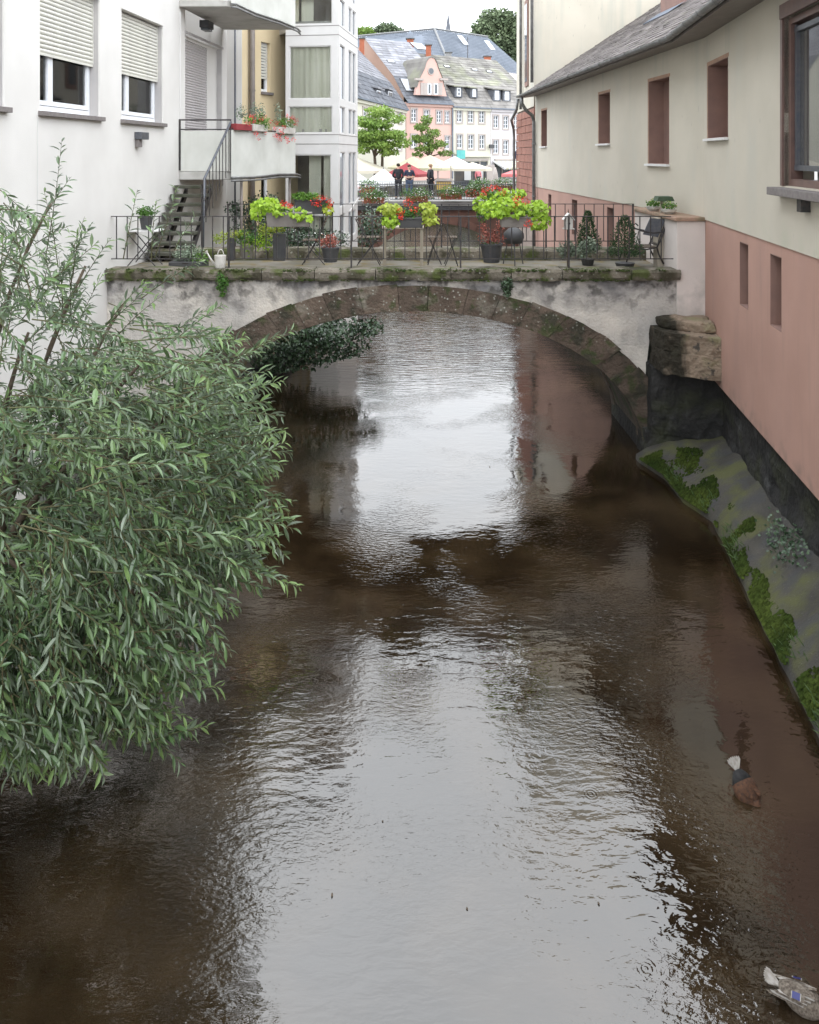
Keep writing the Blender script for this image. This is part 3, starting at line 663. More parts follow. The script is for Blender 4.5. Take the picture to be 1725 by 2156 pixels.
# ================================================================ RIGHT HOUSE
RH = thing('riverside_house', 'long low house on the right bank, grey above and pink below, slate roof', 'house', (6.5, 16, 0))
RN = frame((3.76, 0), (.134, 1), (-1, 0)); RFm = frame((5.93+.051*16.2, 0), (-.051, 1), (-1, 0))
YJ = 16.2
bw = (8.9, 11.32, 5.56, 7.93)
sl_n = [(13.16, 13.67, 3.46, 4.53), (11.5, 12.02, 3.46, 4.53)]
sl_f = [(26.1, 26.8, 3.35, 4.52), (22.2, 22.85, 3.35, 4.52), (29.8, 30.3, 3.35, 4.52)]
wn = [(14.34, 15.87, 6.31, 7.74)]
wf = [(18.07, 19.4, 5.78, 7.75), (22.5, 23.6, 6.31, 7.75), (30.45, 31.4, 6.31, 7.70)]
m = MB(RN); m.wall((-12, YJ), (4.7, 8.5), [bw]+wn, .4, v=.02); m.build('upper_wall', 'grey_plaster', RH)
m = MB(RFm); m.wall((YJ, 32.6), (4.7, 8.5), wf, .4, v=.02); m.build('upper_wall', 'grey_plaster', RH)
m = MB(RN); m.wall((-12, YJ), (1.68, 4.699), sl_n, .4); m.build('lower_wall', 'pink_plaster', RH)
m = MB(RFm); m.wall((YJ, 32.6), (1.3, 4.699), sl_f, .4); m.build('lower_wall', 'pink_plaster', RH)
# rough black masonry under the pink wall, with relief
def rough(f_, u0, u1, z0, z1, v, mat, amp, nm, parent, nu=70, nz=14, sc=1.4, back=.5):
    vs = []; fs = []
    for i in range(nu+1):
        for j in range(nz+1):
            u = u0+(u1-u0)*i/nu; z = z0+(z1-z0)*j/nz
            p = Vector((u*sc, z*sc*1.5, v)); q = noise.noise(p)+.5*noise.noise(p*2.7)
            q += .35*(1 if noise.cell(Vector((u*1.3+(int(z/.35) % 2)*.4, z/.35, 3))) > .5 else 0)
            e = 1 if 0 < i < nu and 0 < j < nz else 0
            vs.append((u, v+amp*q*e, z))
    fs = [(i*(nz+1)+j, (i+1)*(nz+1)+j, (i+1)*(nz+1)+j+1, i*(nz+1)+j+1) for i in range(nu) for j in range(nz)]
    mb = MB(f_); mb.add(vs, fs); mb.box(u0, u1, v-back, v-.12, z0, z1)
    return mb.build(nm, mat, parent, recalc=False)
rough(RN, -4, YJ, -.4, 1.675, -.14, 'stone_black', .07, 'stone_base', RH, 150, 18)
rough(RFm, YJ, 32.6, -.4, 1.295, -.06, 'stone_black', .05, 'stone_base', RH, 90, 10)
# blind windows, deep brown reveals
def blind(o, f_, k, slit=False):
    a, b, c, d = o; dep = .34
    m = MB(f_); e = .012; v0 = .018 if not slit else -.002
    m.box(a+.001, a+e, -dep, v0, c+.001, d-.001); m.box(b-e, b-.001, -dep, v0, c+.001, d-.001)
    m.box(a+e, b-e, -dep, v0, c+.001, c+e); m.box(a+e, b-e, -dep, v0, d-e, d-.001); m.box(a+.001, b-.001, -dep-.05, -dep, c+.001, d-.001)
    w = m.build('blind_window' if not slit else 'wall_slit', 'reveal_brown', RH)
    if not slit:
        m = MB(f_); m.box(a-.05, b+.05, .021, .026, d, d+.07); m.box(b, b+.045, .021, .026, c, d); m.build('window_border', 'reveal_edge', w)
        m = MB(f_); m.box(a-.03, b+.1, -.1, .10, c-.05, c-.002); m.build('window_sill', 'white_metal', w)
for i, o in enumerate(wn): blind(o, RN, i)
for i, o in enumerate(wf): blind(o, RFm, i)
for o in sl_n: blind(o, RN, 0, True)
for o in sl_f: blind(o, RFm, 0, True)
# big window at the right edge
a, b, c, d = bw
m = MB(RN); m.box(a-.1, b+.06, .02, .07, d-.03, d+.17); m.box(b, b+.09, -.05, .05, c, d); m.build('shop_window_border', 'frame_brown', RH)
m = MB(RN)
for q in ((a, b, c, c+.1), (a, b, d-.12, d-.03), (b-.09, b, c+.1, d-.12), (a, a+.09, c+.1, d-.12)): m.box(q[0], q[1], -.2, -.04, q[2], q[3])
w = m.build('shop_window_frame', 'frame_brown', RH)
m = MB(RN)
for q in ((a+.1, b-.1, c+.22, c+.29), (b-.19, b-.12, c+.29, d-.14), (a+.1, b-.1, d-.24, d-.17)): m.box(q[0], q[1], -.17, -.08, q[2], q[3])
m.build('inner_frame', 'rail_grey', w)
MB(RN).box(a+.1, b-.19, -.14, -.13, c+.29, d-.24).build('pane', 'pane_shop', w)
MB(RN).box(a-.1, b+.2, -.1, .20, c-.13, c-.02).build('window_sill', 'sill', w, bevel=.008)
MB(RN).box(10.3, 10.45, .02, .14, c-.3, c-.135).build('sill_bracket', 'iron', w)
vs = []
for i in range(61):
    u = a+(b-a)*i/60; v = -.42+.05*math.sin(i*1.1)+.03*math.sin(i*.4); vs += [(u, v, c), (u, v, d)]
MB(RN).add(vs, [(2*i, 2*i+2, 2*i+3, 2*i+1) for i in range(60)]).build('curtain', 'curtain_white', w, recalc=False, smooth=True)
MB(RN).box(a-.3, b+.3, -1.6, -1.5, c-.3, d+.3).build('room_wall', 'room', RH)
# roof: courses of slates
OV = .66; ZE = 8.36; SLP = .66
ex = lambda Y: (3.76+.134*Y if Y < YJ else 5.93-.051*(Y-YJ))-OV
def roofpt(Y, w, h=0): x = ex(Y)+w; return (x-h*.55, Y, ZE+w*SLP+h*.83)
m = MB()
m.add([roofpt(-4, 0), roofpt(YJ, 0), roofpt(32.55, 0), roofpt(32.55, 6), roofpt(YJ, 6), roofpt(-4, 6)], [(0, 1, 4, 5), (1, 2, 3, 4)])
m.add([roofpt(-4, 0, -.1), roofpt(YJ, 0, -.1), roofpt(32.55, 0, -.1), roofpt(32.55, 6, -.1), roofpt(YJ, 6, -.1), roofpt(-4, 6, -.1)], [(5, 4, 1, 0), (4, 3, 2, 1)])
m.add([roofpt(-4, 0), roofpt(YJ, 0), roofpt(32.55, 0), roofpt(-4, 0, -.1), roofpt(YJ, 0, -.1), roofpt(32.55, 0, -.1)], [(0, 3, 4, 1), (1, 4, 5, 2)])
RO = m.build('roof', 'slate_near', RH, recalc=False)
m = MB(); w = 0; k = 0
while w < 5.9:
    Y = 8+(k % 2)*.12
    while Y < 32.3:
        s = random.uniform(.21, .27); h = random.uniform(.012, .03)
        if True:
            m.add([roofpt(Y, w, h), roofpt(Y+s-.015, w, h+random.uniform(-.006, .006)), roofpt(Y+s-.015, w+.3, .004), roofpt(Y, w+.3, .004), roofpt(Y, w, .003), roofpt(Y+s-.015, w, .003)], [(0, 1, 2, 3), (0, 4, 5, 1)])
        Y += s
    w += .2; k += 1
m.build('roof_slates', 'slate_near', RH, kind='stuff', recalc=False)
m = MB(); m.add([(ex(Y)+.02, Y, ZE-.1) for Y in (-4, YJ, 32.5)]+[(ex(Y)+OV, Y, ZE-.02) for Y in (-4, YJ, 32.5)]+[(ex(Y)+OV, Y, ZE+.1) for Y in (-4, YJ, 32.5)]+[(ex(Y)+.02, Y, ZE-.06) for Y in (-4, YJ, 32.5)],
      [(0, 3, 4, 1), (1, 4, 5, 2), (6, 9, 10, 7), (7, 10, 11, 8), (0, 1, 10, 9), (1, 2, 11, 10)]).build('eave_board', 'pipe_brown', RH)
# half-round gutter and its brackets
m = MB(); ys = [-4+i*(YJ+4)/10 for i in range(11)]+[YJ+(32.55-YJ)*i/8 for i in range(1, 9)]; vs = []
for Y in ys:
    for j in range(9):
        t = math.pi*j/8; vs.append((ex(Y)-.075-.08*math.cos(t), Y, ZE-.0-.085*math.sin(t)))
    for j in range(9):
        t = math.pi*(8-j)/8; vs.append((ex(Y)-.075-.07*math.cos(t), Y, ZE+.004-.075*math.sin(t)))
m.add(vs, [(i*18+j, i*18+(j+1) % 18, (i+1)*18+(j+1) % 18, (i+1)*18+j) for i in range(len(ys)-1) for j in range(18)])
m.build('gutter', 'zinc', RH)
for i in range(22):
    Y = 9+i*1.08; MB().tube([(ex(Y)-.16, Y, ZE+.01), (ex(Y)-.15, Y, ZE-.05), (ex(Y)-.075, Y, ZE-.095), (ex(Y), Y, ZE-.05)], .011, 5).build('gutter_bracket', 'zinc', RH)
# roof lantern box with metal flashing near the top of the view
p0 = roofpt(24.4, 3.05)
MB().box(p0[0], p0[0]+1.6, 23.6, 25.4, p0[2]-.2, p0[2]+3).build('chimney', 'reveal_brown', RH)
m = MB()
for i in range(6): m.add([roofpt(23.3+i*.05, 2.6, .05), roofpt(25.5, 2.6, .05), roofpt(25.5, 3.1, .05), roofpt(23.3, 3.1, .05)], [(0, 1, 2, 3)]) if i == 0 else None
m.add([roofpt(23.3, 2.6, .02), roofpt(25.5, 2.6, .02), roofpt(25.5, 2.6, .05), roofpt(23.3, 2.6, .05)], [(0, 1, 2, 3)])
m.build('flashing', 'slate_blue', RH)

# concrete ledge at the foot, mossy lip
ed = [(3.85, 5), (4.21, 8.29), (4.5, 10.36), (4.71, 11.66), (4.94, 13.16), (4.72, 13.9), (4.71, 14.9), (4.46, 15.75)]
m = MB(); n = 120; vs = []
def edge(Y):
    Y = min(max(Y, 5), 15.75)
    for (x0, y0), (x1, y1) in zip(ed, ed[1:]):
        if y0 <= Y <= y1: return x0+(x1-x0)*(Y-y0)/(y1-y0)
for i in range(n+1):
    Y = 5+10.9*i/n; e = edge(Y); w = 3.76+.134*Y+.2
    for j in range(9):
        s = j/8; x = e+(w-e)*s; z = .12+(.75-.04*(Y-10))*s**.8+.05*noise.noise(Vector((x*2, Y*2, 0)))+.035*noise.noise(Vector((x*6, Y*6, 2)))
        if j == 0: z = .10
        vs.append((x+(.02*noise.noise(Vector((Y*3, s*4, 1))) if j < 2 else 0), Y, z))
    vs.append((e-.02, Y, -.5))
fs = [(i*10+j, i*10+j+1, (i+1)*10+j+1, (i+1)*10+j) for i in range(n) for j in range(8)]+[(i*10+9, i*10, (i+1)*10, (i+1)*10+9) for i in range(n)]
m.add(vs, fs).build('bank_ledge', 'ledge', kind='structure', smooth=True)
LEDGE = lambda Y, s: (edge(Y)+(3.96+.134*Y-edge(Y))*s, Y, .12+(.75-.04*(Y-10))*max(s,0)**.8)
def moss(Y0, Y1, s0, s1, n, nm='moss', mat='moss'):
    mb = MB()
    for i in range(n):
        Y = random.uniform(Y0, Y1); c = noise.noise(Vector((Y*1.1, 5, 0)))
        s = s0+(s1-s0)*random.random()**1.5*(.6+.9*max(0, c+.35)); s = min(s, .9)
        x, y, z = LEDGE(Y, s); r = random.uniform(.010, .034)
        if noise.noise(Vector((x*2.5, y*1.8, 2)))+random.uniform(-.18, .18) < -.12+.5*s*(Y < 11.8): continue
        d = 5; vs = [(x+r*math.cos(k*1.256)*1.2, y+r*math.sin(k*1.256)*1.2, z-.01) for k in range(5)]+[(x+r*.3, y, z+r*random.uniform(.6, 1.5))]
        mb.add(vs, [(k, (k+1) % 5, 5) for k in range(5)])
    o = mb.build(nm, mat, kind='stuff', recalc=False); return o
o = moss(11.8, 15.6, -.03, .45, 8000); tag(o, 'bright green moss along the water lip of the right-hand ledge', 'moss')
o = moss(6, 11.8, -.03, .24, 5200); tag(o, 'dark moss tufts on the near stretch of the right-hand ledge', 'moss'); o.data.materials[0] = Mt['moss']
mb = MB()
for i in range(260):      # grass blades and weeds along the lip
    Y = random.choice((14.6, 13.4, 12.2, 11.9, 9.4, 8.3, 8.0))+random.gauss(0, .16); x, y, z = LEDGE(Y, max(0, random.gauss(.06, .09)))
    M = orient(Vector((x, y, z-.01)), Vector((random.uniform(-.9, .3), random.uniform(-.5, .5), random.uniform(.3, 1))), Vector((0, -1, .4))+rv()*.4); vs, fs = leafgeo(random.uniform(.05, .14), .014, .1, .4); mb.add([M @ Vector(v) for v in vs], fs)
tag(mb.build('grass', 'weed_leaf', recalc=False, kind='stuff'), 'grass tufts and weeds along the water lip of the ledge', 'grass')
mb = MB()
for i in range(260):
    Y = random.gauss(11.1, .32); s = .68+random.gauss(0, .13)*1; s = min(max(s, .35), .95); x, y, z = LEDGE(Y, s)
    M = orient(Vector((x, y, z+random.uniform(0, .1))), rv(), Vector((-.5, -.4, 1))+rv()*.5); vs, fs = quadgeo(.05, .045); mb.add([M @ Vector(v) for v in vs], fs)
tag(mb.build('creeping_plant', 'ivy_leaf', recalc=False, kind='stuff'), 'small creeping plant rooted where the ledge meets the black wall', 'plant')

# ================================================================ TALL BUILDING behind the low house
TB = thing('tall_house', 'tall pale rendered house with sandstone corner rising behind the slate roof', 'house', (8, 35, 0))
m = MB(); m.slab([(5.03, 32.62), (16, 32.62), (16, 44), (6.2, 44), (5.03, 37.9)], 7.95, 20); m.build('wall', 'grey_plaster', TB)
m = MB(); m.slab([(5.12, 32.7), (16, 32.7), (16, 44), (6.2, 44), (5.12, 37.8)], -.4, 7.94); m.build('core_wall', 'mortar', TB)
mesh = {}
for r in range(26):
    z = -.3+r*.315; Y = 32.64-(r % 2)*.0; j = 0
    if z < 3: continue
    while Y < 38:
        L = (.62, .48, .74)[(r*2+j) % 3]; L = min(L, 38-Y)
        if L > .1:
            key = round(L, 2)
            if key not in mesh:
                b_ = MB(); b_.box(5.03, 5.3, 0, L-.025, 0, .29); o = b_.build('sandstone_block', 'sandstone', None, bevel=.012); mesh[key] = o.data; o.location = (0, Y, z); attach_keep(o, TB)
            else:
                o = inst('sandstone_block', mesh[key], None); o.location = (random.uniform(-.008, .008), Y, z); attach_keep(o, TB)
        Y += L; j += 1
for z in [3+.315*i for i in range(16)]:
    MB().box(5.05, 5.45+(.2 if int(z*10) % 2 else 0), 32.61, 32.66, z, z+.29).build('sandstone_block', 'sandstone', TB)
m = MB(); m.box(4.97, 5.03, 34.0, 34.9, 8.9, 12.6); W_ = m.build('window_frame', 'reveal_brown', TB); MB().box(4.955, 4.968, 34.15, 34.75, 9.1, 12.4).build('pane', 'pane_far', W_)
def pipe(pts, r, nm, parent, mat='zinc'):
    MB().tube(pts, r, 10).build(nm, mat, parent, smooth=True)
pipe([(4.93, 32.5, 8.9), (4.93, 32.5, 20)], .065, 'downpipe', TB); pipe([(4.93, 35.8, 8), (4.93, 35.8, 20)], .06, 'downpipe', TB)
pipe([(4.42, 31.9, 8.25), (4.45, 31.9, 8.0), (4.62, 32.0, 7.75), (4.9, 32.2, 7.55), (4.98, 32.3, 7.3), (4.98, 32.3, 1.0)], .07, 'downpipe', RH)
pipe([(4.38, 32.6, 8.25), (4.36, 32.8, 7.85), (4.32, 33.0, 7.7), (4.6, 36.5, 7.55), (4.9, 38.0, 7.2), (4.93, 38.1, 6.8), (4.93, 38.1, 1.0)], .06, 'downpipe', TB)
for z in (4.3, 6.4): MB().tube([(4.98, 32.3, z), (4.98, 32.3, z+.06)], .085, 10).build('pipe_clamp', 'zinc', RH)

# ================================================================ NEAR BRIDGE
BR = thing('stone_bridge', 'arched stone footbridge with mossy coping and stained white plaster across the river', 'bridge', (0, 17.4, 0))
def ell(x, a, b): q = 1-((x-BX)/a)**2; return b*math.sqrt(q) if q > 0 else -.4
XL, XR = -6.07, 5.93
for v0, v1, nm in ((YB, YB+.35, 'spandrel'), (YR-.35, YR, 'spandrel')):
    m = MB(); xs = [XL+(XR-XL)*i/120 for i in range(121)]
    vs = []
    for x in xs:
        zb = max(ell(x, EA-.04, EB-.04), -.4)
        if abs(x-BX) > EA-.05: zb = -.4
        if v0 == YB and x > 4.75: zb = 2.4
        if x == XL: zb = -.4
        for Y in (v0, v1): vs += [(x, Y, min(zb, 3.47)), (x, Y, 3.48)]
    fs = []
    for i in range(120):
        a, b = i*4, i*4+4
        fs += [(a, b, b+1, a+1), (a+3, b+3, b+2, a+2), (a, a+2, b+2, b), (a+1, b+1, b+3, a+3)]
    fs += [(0, 1, 3, 2), (480, 482, 483, 481)]
    m.add(vs, fs).build(nm, 'spandrel_plaster', BR)
# fill / deck body and arch soffit
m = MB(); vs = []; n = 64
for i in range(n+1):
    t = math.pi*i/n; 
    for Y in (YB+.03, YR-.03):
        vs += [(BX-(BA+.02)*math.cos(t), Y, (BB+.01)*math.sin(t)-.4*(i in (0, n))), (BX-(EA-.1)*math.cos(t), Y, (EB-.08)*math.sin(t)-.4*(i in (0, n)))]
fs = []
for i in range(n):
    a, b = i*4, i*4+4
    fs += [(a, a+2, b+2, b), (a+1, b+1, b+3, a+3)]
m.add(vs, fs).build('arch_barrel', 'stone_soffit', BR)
# voussoirs: each ring stone its own piece
def ring(y0, y1, jit, mm, cnt=23):
    ts = [0]; 
    for i in range(cnt): ts.append(ts[-1]+random.uniform(.75, 1.3))
    ts = [math.pi*t/ts[-1] for t in ts]
    for i in range(cnt):
        t0, t1 = ts[i]+.0008, ts[i+1]-.0008; vs = []; K = 4; pr = random.uniform(0, jit*.6)
        ea = random.uniform(-.04, .03)
        for y in (y0-pr, y1):
            for r_ in (0, 1):
                for k in range(K+1):
                    t = t0+(t1-t0)*k/K; A, B_ = (BA, BB) if r_ == 0 else (EA+ea, EB+ea)
                    w = .022*noise.noise(Vector((t*14, r_*3, y)))
                    vs.append((BX-(A+w)*math.cos(t), y+w*.6, (B_+w)*math.sin(t)-(.35 if t < .03 or t > 3.11 else 0)))
        q = K+1; fs = []
        for k in range(K):
            fs += [(k, k+1, q+k+1, q+k), (2*q+k+1, 2*q+k, 3*q+k, 3*q+k+1), (k+1, k, 2*q+k, 2*q+k+1), (q+k, q+k+1, 3*q+k+1, 3*q+k)]
        fs += [(0, q, 3*q, 2*q), (K, 2*q+K, 3*q+K, q+K)]
        MB().add(vs, fs).build('voussoir', mm, BR, bevel=.007)
ring(YB-.03, YB+.45, .035, 'stone_arch'); ring(YR-.3, YR+.03, .03, 'stone_arch', 19)
# coping
def coping(y0, y1, z0, z1, x0, x1, nm, mat):
    x = x0
    while x < x1-.05:
        L = min(random.uniform(1.0, 1.75), x1-x)
        if x1-x-L < .5: L = x1-x
        j = random.uniform(-.015, .015); nn = 10; vs = []
        pf = [(y0-.05+j, z0+.06), (y0-.02+j, z0), (y1, z0), (y1, z1+j*.4), (y0-.03+j, z1+j*.4), (y0-.06+j, z1-.05)]
        for i in range(nn+1):
            xx = x+.008+(L-.016)*i/nn
            for (yy, zz) in pf:
                k = noise.noise(Vector((xx*3, yy*9, zz*9))); vs.append((xx, yy+(.035*k if yy < y0+.1 else 0), zz+(.022*k if zz > z0+.02 or yy < y0 else .03*k)))
        q = 6; fs = [(i*q+k, (i+1)*q+k, (i+1)*q+(k+1) % q, i*q+(k+1) % q) for i in range(nn) for k in range(q)]+[tuple(range(5, -1, -1)), tuple(nn*q+k for k in range(q))]
        MB().add(vs, fs).build(nm, mat, BR); x += L
coping(YB-.05, YB+.42, 3.48, 3.70, XL, 5.42, 'coping_stone', 'stone_coping')
coping(YR-.36, YR+.04, 3.5, 3.86, XL+.1, 5.4, 'coping_stone', 'stone_coping')
m = MB(); m.box(XL, 5.4, YB+.38, YR-.38, 3.3, 3.6); m.build('deck', 'deck', BR)
mb = MB()           # moss pads and tufts on the coping
for i in range(2600):
    x = random.uniform(XL, 5.45); c = noise.noise(Vector((x*1.6, 9, 1)))
    if c < -.05: continue
    y = YB-.1+random.uniform(-.02, .12)**1; z = random.choice([3.70, 3.69, 3.5])+random.uniform(-.03, .012); r = random.uniform(.01, .03)
    vs = [(x+r*math.cos(k*1.256)*1.4, y+r*math.sin(k*1.256), z-.008) for k in range(5)]+[(x, y-r*.4, z+r*random.uniform(.3, .9))]
    mb.add(vs, [(k, (k+1) % 5, 5) for k in range(5)])
mb.build('coping_moss', 'moss_dark', BR, kind='stuff', recalc=False)
# end pier: parapet wall on the right with sandstone cap
PR = thing('parapet_pier', 'short white plastered parapet wall with reddish stone cap at the right end of the bridge', 'parapet', (5.6, 17.5, 3.5))
MB().slab([(5.36, YB-.02), (5.95, YB-.02), (5.85, 19.2), (5.36, 19.2)], 2.72, 4.66).build('wall', 'pier_plaster', PR, bevel=.012)
m = MB(); m.slab([(5.30, YB-.08), (5.97, YB-.08), (5.84, 19.25), (5.30, 19.25)], 4.662, 4.745); m.build('cap_stone', 'cap_stone', PR, bevel=.02)
MB().box(5.22, 5.355, 17.0, 17.3, 3.6, 4.66).build('pilaster', 'wood_light', PR, bevel=.01)
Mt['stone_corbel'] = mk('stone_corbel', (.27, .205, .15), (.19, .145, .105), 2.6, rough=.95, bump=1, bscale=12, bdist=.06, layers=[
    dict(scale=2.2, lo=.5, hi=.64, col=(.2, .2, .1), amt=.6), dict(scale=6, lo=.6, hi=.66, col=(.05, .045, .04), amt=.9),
    dict(scale=3, lo=.1, hi=.4, col=(.018, .016, .010), z=(5.28, 5.12), zn=.12, zs=5, ax=0, amt=.95)])  # shade of the left face, painted darker across x with a noisy edge
Mt['stone_buttress_dark'] = mk('stone_buttress_dark', (.03, .026, .018), (.07, .05, .035), 2.2, rough=.95, bump=1, bscale=14, bdist=.05)
# abutment stones on the right
AB = thing('abutment', 'weathered sandstone buttress between the arch and the pink wall, shade painted on its left side', 'buttress', (5.3, 15.5, 0))
def stoneblock(pts, z0, z1, mat, nm, bev=.06):
    m = MB(); m.slab(pts, z0, z1); o = m.build(nm, mat, AB, bevel=bev)
    s = o.modifiers.new('sub', 'SUBSURF'); s.levels = 3; s.render_levels = 3; s.subdivision_type = 'SIMPLE'
    tx = bpy.data.textures.new('rough', 'CLOUDS'); tx.noise_scale = .2; d = o.modifiers.new('disp', 'DISPLACE'); d.texture = tx; d.strength = .1; d.texture_coords = 'GLOBAL'; return o
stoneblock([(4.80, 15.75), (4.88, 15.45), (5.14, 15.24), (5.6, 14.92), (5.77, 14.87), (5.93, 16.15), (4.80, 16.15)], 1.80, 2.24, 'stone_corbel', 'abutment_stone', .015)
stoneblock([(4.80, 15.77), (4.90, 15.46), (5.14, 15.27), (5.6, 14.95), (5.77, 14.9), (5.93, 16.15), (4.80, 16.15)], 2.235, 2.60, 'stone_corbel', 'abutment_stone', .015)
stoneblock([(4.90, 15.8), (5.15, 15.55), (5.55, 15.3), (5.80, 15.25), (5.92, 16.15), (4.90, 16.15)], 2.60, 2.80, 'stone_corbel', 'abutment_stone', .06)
stoneblock([(4.76, 15.85), (5.24, 15.7), (6.06, 15.3), (6.1, 16.3), (4.76, 16.3)], .5, 1.84, 'stone_black', 'abutment_stone', .02)
stoneblock([(4.66, 15.9), (5.3, 15.7), (6.06, 15.4), (6.1, 16.5), (4.66, 16.5)], -.4, .55, 'stone_black', 'abutment_stone', .02)
MB().box(4.68, 6.2, YB+.1, YR, -.4, 2.5).build('abutment_core', 'stone_black', AB)
# left abutment
AL = thing('abutment', 'mossy stone abutment at the foot of the arch on the left bank behind the willow', 'buttress', (-5.2, 16, 0))
MB().box(-6.1, -4.55, YB-.5, YR, -.4, 1.1).build('abutment_stone', 'stone_soffit', AL, bevel=.05)
# railings
def railing(root, Y, x0, x1, zt, zb, zf, thick, sp, rad=.009, half=False):
    MB().box(x0, x1, Y-.02, Y+.02, zt-.016, zt).build('top_rail', 'iron', root)
    MB().box(x0, x1, Y-.006, Y+.006, zb-.01, zb+.01).build('bottom_rail', 'iron', root)
    for x in thick: MB().box(x-.017, x+.017, Y-.017, Y+.017, zf, zt-.016).build('rail_post', 'iron', root)
    x = x0+sp; base = None; k = 0
    while x < x1-.05:
        if all(abs(x-q) > .07 for q in thick):
            z1 = zt-.016; z0 = zb+.01
            if half and k % 3 == 1: z0 = zb+.45
            b_ = MB(); b_.box(x-rad, x+rad, Y-rad, Y+rad, z0, z1)
            b_.build('baluster', 'iron', root)
        x += sp; k += 1
X_ = lambda px, Y: (px-CX)*Y/F
FR = thing('railing', 'thin black iron railing along the front edge of the stone bridge', 'railing', (0, 16.35, 3.7), 'iron railings of the stone bridge')
railing(FR, 16.4, X_(223, 16.4), X_(1424, 16.4), 4.75, 3.88, 3.69, [X_(p, 16.4) for p in (224, 482, 740, 970, 1198, 1422)], .217)
RR = thing('railing', 'thin black iron railing along the rear kerb of the stone bridge', 'railing', (0, 18.5, 3.86), 'iron railings of the stone bridge')
railing(RR, 18.55, X_(478, 18.55), X_(1335, 18.55), 4.87, 4.01, 3.85, [X_(p, 18.55) for p in (480, 700, 930, 1150, 1333)], .222, .008, True)
# ================================================================ FAR BRIDGE
Mt['stone_far'] = mk('stone_far', (.15, .075, .055), (.10, .055, .042), 2, bump=.5, island=.15)
FB = thing('stone_bridge', 'distant reddish stone bridge with a flower-hung railing leading to the market square', 'bridge', (1, 41, 0))
ax, ar = 1.45, 4.35; az = 2.62-ar
m = MB(); vs = []; n = 60
for i in range(n+1):
    x = -8+17*i/n; q = ar*ar-(x-ax)**2; zb = az+math.sqrt(q) if q > 0 and az+math.sqrt(max(q, 0)) > -.4 else -.4
    for Y in (39.5, 43.2): vs += [(x, Y, zb), (x, Y, 3.28)]
fs = []
for i in range(n):
    a, b = i*4, i*4+4; fs += [(a, b, b+1, a+1), (a+3, b+3, b+2, a+2), (a, a+2, b+2, b), (a+1, b+1, b+3, a+3)]
m.add(vs, fs).build('arch_wall', 'stone_far', FB)
for i in range(26):      # arch ring
    t0 = R(12+156*i/26+.25); t1 = R(12+156*(i+1)/26-.25); vs = []
    for Y in (39.44, 39.7):
        for r_ in (ar, ar+.33):
            for t in (t0, t1): vs.append((ax-r_*math.cos(t), Y, az+r_*math.sin(t)))
    MB().add(vs, [(0, 1, 3, 2), (4, 6, 7, 5), (0, 4, 5, 1), (2, 3, 7, 6), (0, 2, 6, 4), (1, 5, 7, 3)]).build('voussoir', 'stone_far', FB)
MB().box(-8, 9, 39.3, 43.4, 3.29, 3.5).build('deck_edge', 'box_dark', FB)
MB().box(-8, 9, 39.25, 43.45, 3.5, 3.72).build('deck', 'paving', FB)
for Y, nm in ((39.45, 'front'), (43.3, 'rear')):
    RL = thing('railing', 'dark railing on the %s side of the distant bridge, hung with flower boxes' % nm, 'railing', (1, Y, 3.7), 'railings of the distant bridge')
    for z in (4.55, 3.82): MB().box(-8, 8.5, Y-.02, Y+.02, z-.03, z).build('rail', 'rail_grey', RL)
    x = -4.2; mesh = None
    while x < 6.3:
        if mesh is None:
            o = MB().box(-.009, .009, Y-.009, Y+.009, 3.82, 4.52).build('baluster', 'rail_grey', None); mesh = o.data; attach_keep(o, RL)
        else: o = inst('baluster', mesh, None); attach_keep(o, RL)
        o.location.x = x; x += .125
# hanging flower boxes of the far bridge
fb = [(788, 411, 39.1, 31, 'leftmost, white flowers, beside the glass tower'), (878, 408, 39.1, 33, 'in front of the man with folded arms'), (950, 403, 39.1, 31, 'right of the black jacket man'),
      (997, 398, 39.1, 17, 'half hidden behind the large lime-green plant'), (776, 390, 43.1, 20, 'small, far railing at the left'), (1012, 388, 43.1, 24, 'far railing below the person in pink'), (1060, 386, 43.1, 27, 'far railing nearest the sandstone corner')]
for px, py, Y, hw, lb in fb:
    c = at(px, py, Y); w = hw*Y/F
    t = thing('flower_box', 'flower box on the distant bridge, '+lb, 'flower box', tuple(c), 'flower boxes on the distant bridge')
    MB().box(c.x-w*.7, c.x+w*.7, Y-.14, Y+.14, c.z-.38, c.z-.12).build('box', 'box_terra', t)
    mb = MB(); cloud(mb, (c.x, Y-.1, c.z-.02), (w*1.05, .3, .38), 900, quadgeo, .065, shell=.2); mb.build('foliage', 'green_leaf', t, recalc=False, kind='stuff')
    mb = MB(); cloud(mb, (c.x+(.3*w if hw > 30 else 0), Y-.15, c.z-.03), (w*.8, .32, .34), 110, quadgeo, .055, shell=.7); mb.build('blossom', 'white_flower', t, recalc=False, kind='stuff')
    mb = MB(); cloud(mb, (c.x-(.2*w), Y-.16, c.z-.18), (w*.85, .3, .25), 150, quadgeo, .05, shell=.7); mb.build('blossom', 'heather' if hw > 28 else 'pink_flower', t, recalc=False, kind='stuff')

